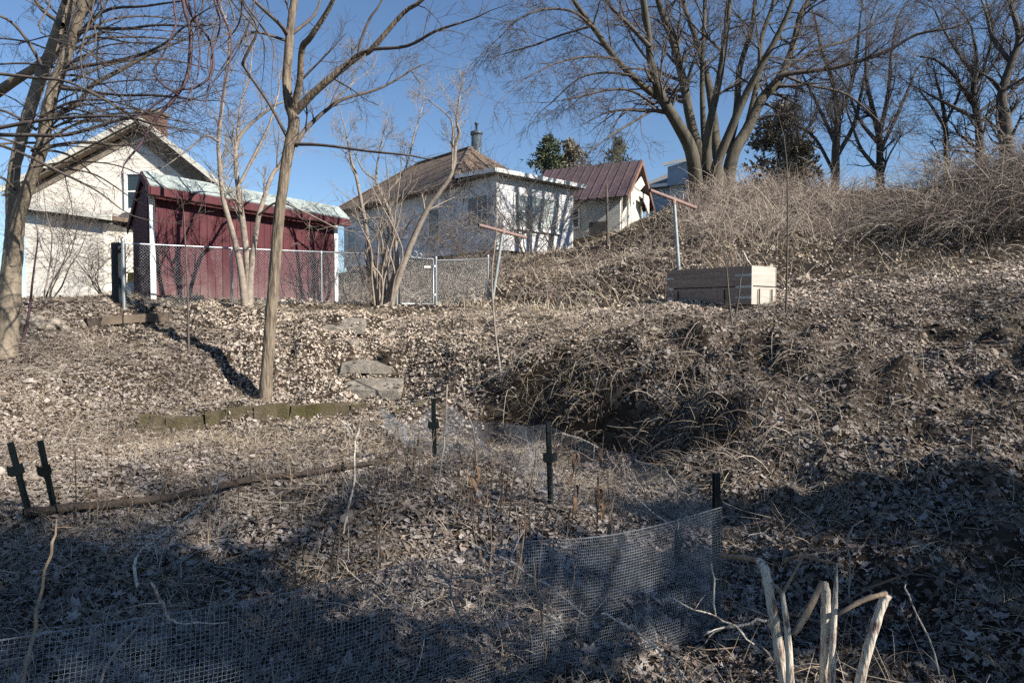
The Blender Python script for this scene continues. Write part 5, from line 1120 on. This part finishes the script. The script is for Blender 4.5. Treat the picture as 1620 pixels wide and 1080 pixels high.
pB = gpt(B_); u_post('dark steel post at the far end of the wire fence near the steps', pB, P(685, 630, 7.5), -.1, .46)
q = on(40, 5.3); u_post('leftmost leaning dark steel post at the left edge', q, P(14, 700, 5.3), .1, .34)
q = on(80, 5.45); u_post('upright dark steel post beside the leaning one at left', q, P(61, 697, 5.45), -.1, .38)
q = on(1076, 4.45); u_post('short dark steel post stub inside the wire fence corner', q, P(1075, 838, 4.45), .2, .9)

def wire_sheet(parent, bottom, top, step=.0137, r=.0007, bulge=.03, seed=1):
    """a woven sheet between two edges"""
    B = smooth_path(bottom, 8); T = smooth_path(top, 8); L = np.linalg.norm(np.diff(T, axis=0), axis=1).sum(); Hh = np.linalg.norm(T - B, axis=1).mean()
    nu, nv = int(L / step), int(Hh / step)
    def surf(u_, v_):
        t = u_ * (len(B) - 1); i = np.clip(t.astype(int), 0, len(B) - 2); f = (t - i)[..., None]
        b = B[i] * (1 - f) + B[i + 1] * f; tt = T[i] * (1 - f) + T[i + 1] * f
        p = b * (1 - v_[..., None]) + tt * v_[..., None]
        n = bulge * (vnoise(u_ * L * 2.2, v_ * Hh * 2.5, seed) + .5 * vnoise(u_ * L * 5, v_ * Hh * 5, seed + 1)) * np.minimum(1, 4 * v_)
        p[..., 0] += n * .55; p[..., 1] += n * -.8; p[..., 2] += n * .35
        return p
    tb = Tubes(); kv = 7
    for i in range(nu + 1):
        v_ = np.linspace(0, 1, kv); q = surf(np.full(kv, i / nu), v_); tb.add(q, [r] * kv, 3)
    ku = max(8, int(L / .10))
    for j in range(nv + 1):
        u_ = np.linspace(0, 1, ku); q = surf(u_, np.full(ku, j / nv)); tb.add(q, [r] * ku, 3)
    u_ = np.linspace(0, 1, ku); tb.add(surf(u_, np.ones(ku)) + np.array([0, 0, .003]), [r * 1.5] * ku, 4)
    return tb.build('wire_sheet', M_cloth, parent, kind='stuff')
wf = root('wire_fence', 'sagging square-mesh wire fence around the near garden bed', 'fence', tuple(pD))
def gl_(x, y, h): return (x, y, g1(x, y) + h)
fl_ = [(-2.7, 1.45), (-1.75, 1.98), (-.9, 2.46), (-.1, 2.95), (.55, 3.33), (1.12, 3.64)]
ht = [.60, .61, .585, .60, .575, .61]
wire_sheet(wf, [gl_(x, y - .12, .0) for x, y in fl_], [gl_(x, y, h) for (x, y), h in zip(fl_, ht)], seed=3, bulge=.055, r=.00078)
wire_sheet(wf, [tuple(pD + (0.02, .02, 0)), gl_(.85, 4.4, 0), gl_(.6, 5.1, 0), tuple(pC)], [P(1141, 800, 3.68), P(1092, 770, 4.2), P(1030, 738, 4.8), P(874, 676, 5.86)], seed=5, bulge=.06, r=.0006)
wire_sheet(wf, [tuple(pC), gl_(.05, 6.7, .0), gl_(-.35, 7.3, 0), tuple(pB)], [P(872, 672, 6.1), P(812, 672, 7.4), P(752, 662, 8.0), P(703, 640, 8.0)], seed=7, bulge=.09, r=.0006)
wire_sheet(wf, [tuple(pB), gl_(-1.25, 8.4, 0), gl_(-1.75, 9.3, 0)], [tuple(pB + (-.05, .1, .5)), gl_(-1.35, 8.6, .3), gl_(-1.85, 9.5, .25)], seed=9, bulge=.06, r=.0006)

# broken thick stalks at lower right
def stalk(label, chains):
    o = root('broken_stalk', label, 'stalk', P(chains[0][0][0], chains[0][0][1], chains[0][0][3]), 'thick broken weed stalks at lower right')
    for i, ch in enumerate(chains):
        A = smooth_path([(*P(px, py, Y), w * .5 * Y / FPX) for px, py, w, Y in ch], 4); T = Tubes()
        pts = [tuple(a[:3]) for a in A]; rad = [max(.002, a[3]) * (1 + .06 * math.sin(k * 2.1 + i)) for k, a in enumerate(A)]
        T.add(pts, [q_ * .88 for q_ in rad], 12); T.build('stem' if i == 0 else 'folded_stem', M_stalk if i == 0 else M_stalkB, o)
stalk('leftmost thick pale broken stalk bent over at its top', [[(1262, 1180, 20, 2.62), (1240, 1070, 19, 2.62), (1228, 1000, 19, 2.62), (1216, 930, 19, 2.62), (1210, 900, 18, 2.64), (1201, 886, 13, 2.7)], [(1204, 888, 10, 2.68), (1180, 882, 9, 2.9), (1140, 879, 8, 3.2)]])
stalk('forked grey stalk beside the leftmost broken one', [[(1252, 1180, 15, 2.55), (1250, 1080, 14, 2.55), (1246, 1000, 11, 2.55), (1237, 936, 9, 2.55)], [(1238, 940, 7, 2.55), (1227, 926, 5, 2.55), (1218, 922, 3, 2.56)], [(1238, 938, 6, 2.55), (1252, 914, 5, 2.57), (1275, 872, 3, 2.62)]])
stalk('middle thick stalk snapped with brown half folded down', [[(1304, 1180, 20, 2.6), (1304, 1080, 17, 2.6), (1306, 1000, 16, 2.6), (1306, 940, 17, 2.6), (1304, 921, 13, 2.6)], [(1301, 920, 9, 2.58), (1284, 955, 12, 2.54), (1268, 985, 12, 2.5), (1256, 1004, 8, 2.48)]])
stalk('tall slim white stalk with thin top bent left', [[(1313, 1180, 13, 2.56), (1316, 1060, 12, 2.56), (1319, 980, 11, 2.56), (1322, 930, 8, 2.56), (1324, 890, 2.5, 2.56)], [(1324, 891, 3, 2.57), (1290, 884, 6, 2.7), (1260, 879, 6, 2.8), (1236, 893, 4, 2.9)]])
stalk('rightmost leaning stalk with its broken top folded left', [[(1338, 1180, 18, 2.5), (1362, 1070, 16, 2.5), (1378, 1010, 16, 2.5), (1394, 960, 16, 2.5), (1404, 940, 15, 2.5)], [(1402, 938, 9, 2.5), (1370, 947, 9, 2.48), (1345, 960, 8, 2.46), (1326, 972, 6, 2.44)]])

# dead sticks and canes in and over the wire
def stick(label, pix, Y0, Y1, m=None):
    n = len(pix); r = random.Random(label); A = smooth_path([(*P(px + r.uniform(-2, 2), py + r.uniform(-2, 2), Y0 + (Y1 - Y0) * i / (n - 1)), w * .36 * (Y0 + (Y1 - Y0) * i / (n - 1)) / FPX) for i, (px, py, w) in enumerate(pix)], 3)
    for k in range(1, len(A) - 1): A[k, :3] += [r.gauss(0, .0045) for _ in range(3)]
    T = Tubes(); T.add([tuple(a[:3]) for a in A], [max(.0011, a[3]) * r.uniform(.85, 1.2) for a in A], 6)
    for k in range(r.randint(1, 3)):
        q = A[r.randrange(1, len(A) - 1)]; d = np.array(nrm(r.gauss(0, 1), r.gauss(0, .5), r.gauss(.2, .8))) * r.uniform(.05, .16)
        T.add([tuple(q[:3]), tuple(q[:3] + d * .5 + (0, 0, .008)), tuple(q[:3] + d)], [q[3] * .6, q[3] * .45, .0008], 4)
    o = T.build('dead_stick', m or (M_twigB if r.random() < .55 else M_stalk), loc=tuple(A[0, :3]))
    tag(o, label, 'stick', 'dead sticks around the wire fence')
stick('long pinkish cane rising at the lower left corner', [(30, 1130, 10), (45, 1030, 9), (65, 930, 7), (82, 860, 6), (88, 820, 3)], 2.25, 2.6, M_stalkB)
stick('pale stick leaning on the wire near the lower left', [(150, 1090, 7), (180, 1040, 6), (232, 968, 5)], 2.3, 2.5)
stick('long thin pale stick across the lower left wire', [(90, 1085, 6), (150, 1056, 5), (165, 1040, 4)], 2.3, 2.4)
stick('grey forked stick standing in the left of the wire', [(240, 920, 6), (256, 955, 6), (268, 980, 6), (290, 985, 4), (360, 985, 3)], 2.6, 2.7)
stick('bent pale stem in the left of the garden bed', [(220, 928, 6), (214, 884, 6), (260, 845, 5), (330, 790, 3.5), (352, 745, 2)], 3.7, 4.4)
stick('white stick crossing the middle of the front wire', [(740, 1000, 5), (714, 940, 5), (702, 915, 5), (690, 888, 3)], 2.85, 2.95)
stick('pale horizontal twig touching the crossing white stick', [(679, 908, 3), (710, 915, 4), (755, 910, 4), (795, 906, 3)], 2.8, 2.9)
stick('long diagonal pale stick at right of the front wire', [(740, 855, 4), (790, 880, 5), (850, 915, 5), (900, 950, 5), (930, 975, 4)], 3.4, 3.1)
stick('steep white twig rising above the diagonal stick', [(792, 935, 4), (796, 905, 4), (810, 875, 4), (830, 838, 3)], 3.2, 3.3)
stick('arched pale stick lying at the foot of the wire fence', [(950, 970, 4), (985, 985, 5), (1030, 1015, 5), (1060, 1045, 5), (1090, 1078, 4)], 3.0, 2.85)
stick('jointed pale twig by the corner post', [(1064, 944, 4), (1100, 966, 4), (1132, 973, 4), (1165, 995, 5), (1195, 1018, 4)], 3.3, 3.1)
stick('upright twig meeting the jointed twig', [(1132, 973, 4), (1130, 930, 4), (1125, 890, 3)], 3.3, 3.4)
stick('grey stick lying right of the corner post', [(1118, 1000, 6), (1160, 990, 6), (1200, 982, 7), (1225, 976, 6)], 3.2, 3.1)
stick('brown thin stem hanging on the wire mesh', [(862, 1050, 4), (858, 980, 4), (848, 920, 3), (845, 880, 3)], 2.9, 3.0, M_stalkB)
stick('thin grey stem leaning across the right bank', [(1490, 1075, 4), (1470, 1010, 4), (1440, 950, 3.5), (1432, 925, 3)], 2.7, 2.9)
stick('wiry pale stem on the dark right bank', [(1345, 945, 4), (1344, 900, 4), (1345, 845, 4), (1368, 822, 3)], 3.6, 3.9)
stick('long low branchlet across the right shade', [(1330, 952, 5), (1400, 920, 5), (1460, 912, 4), (1540, 940, 4), (1600, 985, 3)], 3.4, 3.3, M_twigA)
stick('bent pale stem high on the right bank', [(1478, 805, 4), (1488, 770, 4), (1495, 738, 3), (1500, 722, 2)], 5.0, 5.3)
stick('straight white cane beside the far steel post', [(690, 800, 4), (698, 735, 4), (703, 690, 4), (707, 608, 4)], 6.1, 6.4)
stick('bent white cane arching from the straight one', [(707, 608, 3), (730, 605, 3), (740, 650, 4), (752, 690, 4), (757, 760, 3)], 6.4, 6.3)
stick('forked bleached stem standing in the bed near the branch', [(545, 845, 5), (552, 800, 5), (560, 740, 5), (564, 695, 4), (572, 660, 3)], 5.1, 5.3)
stick('prong of bleached wood beside the forked stem', [(563, 692, 4), (550, 675, 4), (536, 664, 3)], 5.3, 5.2)
stick('bent white twig at the slumped wire near the middle post', [(890, 684, 4), (925, 695, 4), (946, 707, 3)], 5.7, 5.6)
stick('taut pale edge wire of bent reed over the side mesh', [(1005, 730, 3), (1054, 748, 4), (1080, 785, 4), (1106, 822, 3)], 4.7, 4.0)
stick('thin reed crossing the side mesh low', [(995, 775, 3), (1030, 805, 3), (1066, 832, 3), (1076, 820, 3)], 4.8, 4.4)
stick('fallen pole on the hillside by the planter corner', [(1176, 398, 4), (1186, 418, 4)], 12.6, 12.4)

# dead garden plants with curled brown leaves
M_brownleaf = mat('curled_brown_leaf', (0.20, 0.125, 0.075), (0.10, 0.06, 0.04), 30, .8)
def dead_plant(label, px, ytop, Y, nleaf, seed, lean=0, leafsize=.16):
    r = random.Random(seed); b = np.array(on(px, Y)); t = np.array(P(px + lean, ytop, Y + r.uniform(-.1, .1)))
    o = root('dead_plant', label, 'dead plant', tuple(b), 'dead garden plants inside the wire fence'); T = Tubes()
    mid = (b + t) / 2 + (r.uniform(-.03, .03), r.uniform(-.03, .03), 0); A = smooth_path([b - (0, 0, .03), mid, t], 4); n = len(A)
    T.add([tuple(a) for a in A], list(np.linspace(.006, .0028, n)), 5)
    for k in range(r.randint(1, 3)):
        i = r.randint(2, n - 2); q = A[i]; d = nrm(r.gauss(0, 1), r.gauss(0, 1), .5); T.add([tuple(q), tuple(q + np.array(d) * .08), tuple(q + np.array(d) * .14 + (0, 0, .03))], [.003, .002, .0015], 4)
    T.build('stem', M_stalkB if r.random() < .6 else M_twigA, o)
    for k in range(nleaf):
        f = r.uniform(.25, .95); q = A[int(f * (n - 1))]; a = r.uniform(0, 6.28); L = leafsize * .72 * r.uniform(.6, 1.2); w = L * .10; m = MB()
        ax = np.array([math.cos(a), math.sin(a), 0]); sd2 = np.array([-ax[1], ax[0], 0]); prev = None
        for s in range(5):
            tt = s / 4; c = q + ax * (L * .35 * math.sin(tt * 2.2)) + np.array([0, 0, -L * tt ** 1.3 + .03 * math.sin(tt * 3)]); tw = r.uniform(-.5, .5); ww = w * math.sin(math.pi * (tt * .86 + .1)); s2 = sd2 * math.cos(tw) + ax * math.sin(tw)
            pair = (c - s2 * ww, c + s2 * ww + ax * ww * .5)
            if prev: m.poly([prev[0], prev[1], pair[1], pair[0]])
            prev = pair
        m.build('leaf', M_brownleaf, o)
DP = [('dead plant with curled leaves at the centre of the bed', 752, 700, 4.95, 9, 0, .2), ('slim dead stalk left of the far steel post', 627, 670, 6.0, 2, 0, .18), ('dead stalk between the slim stalk and the far post', 662, 668, 6.1, 2, 0, .18),
      ('short dead plant with drooping dark leaves left of centre', 592, 785, 4.6, 6, -4, .16), ('dark dead stem beside the short drooping plant', 605, 812, 4.35, 3, 0, .14), ('dead brown plant before the middle steel post', 905, 700, 5.1, 8, 5, .2),
      ('tall tangled dead plant right of the middle post', 945, 690, 4.9, 9, 10, .2), ('dead plant with hanging leaves below the bent edge wire', 968, 740, 4.6, 8, -8, .18), ('brown dead stem inside the fence corner', 1035, 800, 4.3, 6, -5, .16),
      ('thin dead stem near the left steel posts', 265, 735, 4.9, 2, 18, .12), ('dark dead stem in the left of the bed', 133, 745, 5.2, 2, 4, .12), ('small dead stem in the shaded strip', 200, 765, 5.0, 3, -3, .12),
      ('dead brown stem near the bent stem at left', 320, 770, 4.7, 3, 4, .12), ('thin dead stem right of the bleached forked stem', 480, 790, 4.5, 2, 0, .12), ('leafless dead stem behind the front wire', 470, 880, 3.6, 3, -3, .12), ('dead stem behind the middle of the front wire', 770, 800, 4.2, 4, 2, .14)]
for i in range(46):
    r = random.Random(900 + i); Y = r.uniform(3.9, 6.6); px = r.uniform(560, 1080) if i < 30 else r.uniform(60, 560); h_ = r.uniform(.2, .6)
    if (px - 810) / FPX * Y > 1.0 - (Y - 3.6) * .35: px -= 230
    b0 = on(px, Y); yt = 505 + (1.6 - b0[2] - h_) * FPX / Y
    dead_plant('thin dead weed stalk standing in the wired garden bed', px, yt, Y, r.choice((0, 1, 2, 3, 5)), 300 + i, r.uniform(-22, 22), .11)
for i, (lab, px, yt, Y, nl_, lean, ls) in enumerate(DP): dead_plant(lab, px, yt, Y, nl_, 200 + i, lean, ls)

# ------------------------------------------------------------------ unseen bare trees behind the photographer, and pines added to shade the near garden
def shade_tree(label, x, y, h, r0, seed, n=7):
    b = (x, y, g1(x, y)); r = random.Random(seed); S = Spec(wig=.14, trop=.03, k=(0, 5, 6, 7), rmin=.006, ratio=(.45, .7))
    def fn(T, W):
        T.add([(x, y, b[2] - .3), (x + .1, y, b[2] + h * .3), (x, y + .1, b[2] + h * .6), (x + .1, y, b[2] + h)], [r0 * 1.2, r0, r0 * .7, r0 * .2], 10)
        for i in range(n):
            z = b[2] + h * r.uniform(.3, .95); a = r.uniform(0, 6.28); branch(W, (x, y, z), nrm(math.cos(a), math.sin(a), .6), h * r.uniform(.25, .5), r0 * r.uniform(.2, .45), 3, S, r)
    tree('bare_tree', label, b, fn, M_bark2, M_twigM, 'bare trees behind the viewpoint')
shade_tree('bare tree behind the viewpoint whose trunk shades the near bed', 9.4, -5.2, 10, .32, 51, 8)
shade_tree('second bare tree behind the viewpoint shading the near right corner', 13.5, -5.6, 12, .36, 52, 11)
for lab, x, y, h, rd, sk, nb, sd_ in [('tall pine added for its shade beyond the right edge of view, nearest the stalks', 5.5, -.75, 7.0, 1.7, .55, 30, 61), ('shorter unseen pine added for its shade behind the nearest pine', 7.7, .2, 5.4, 1.6, .48, 32, 62),
                               ('pine added for its shade farthest back beyond the right edge of view', 11.6, -.5, 7.0, 1.4, .45, 50, 63), ('pine added for its shade behind the viewpoint at right', 6.9, -2.0, 7.0, 1.6, .55, 28, 64)]:
    evergreen(lab, (x, y, g1(x, y)), h, rd, nb, M_needle, sd_, .3, sk)  # unseen pines, placed and shaped only for the shade they cast
print('objects', len(bpy.data.objects), 'tris', sum(sum(len(p.vertices) - 2 for p in me.polygons) if len(me.polygons) < 2000 else len(me.loops) - 2 * len(me.polygons) for me in bpy.data.meshes))
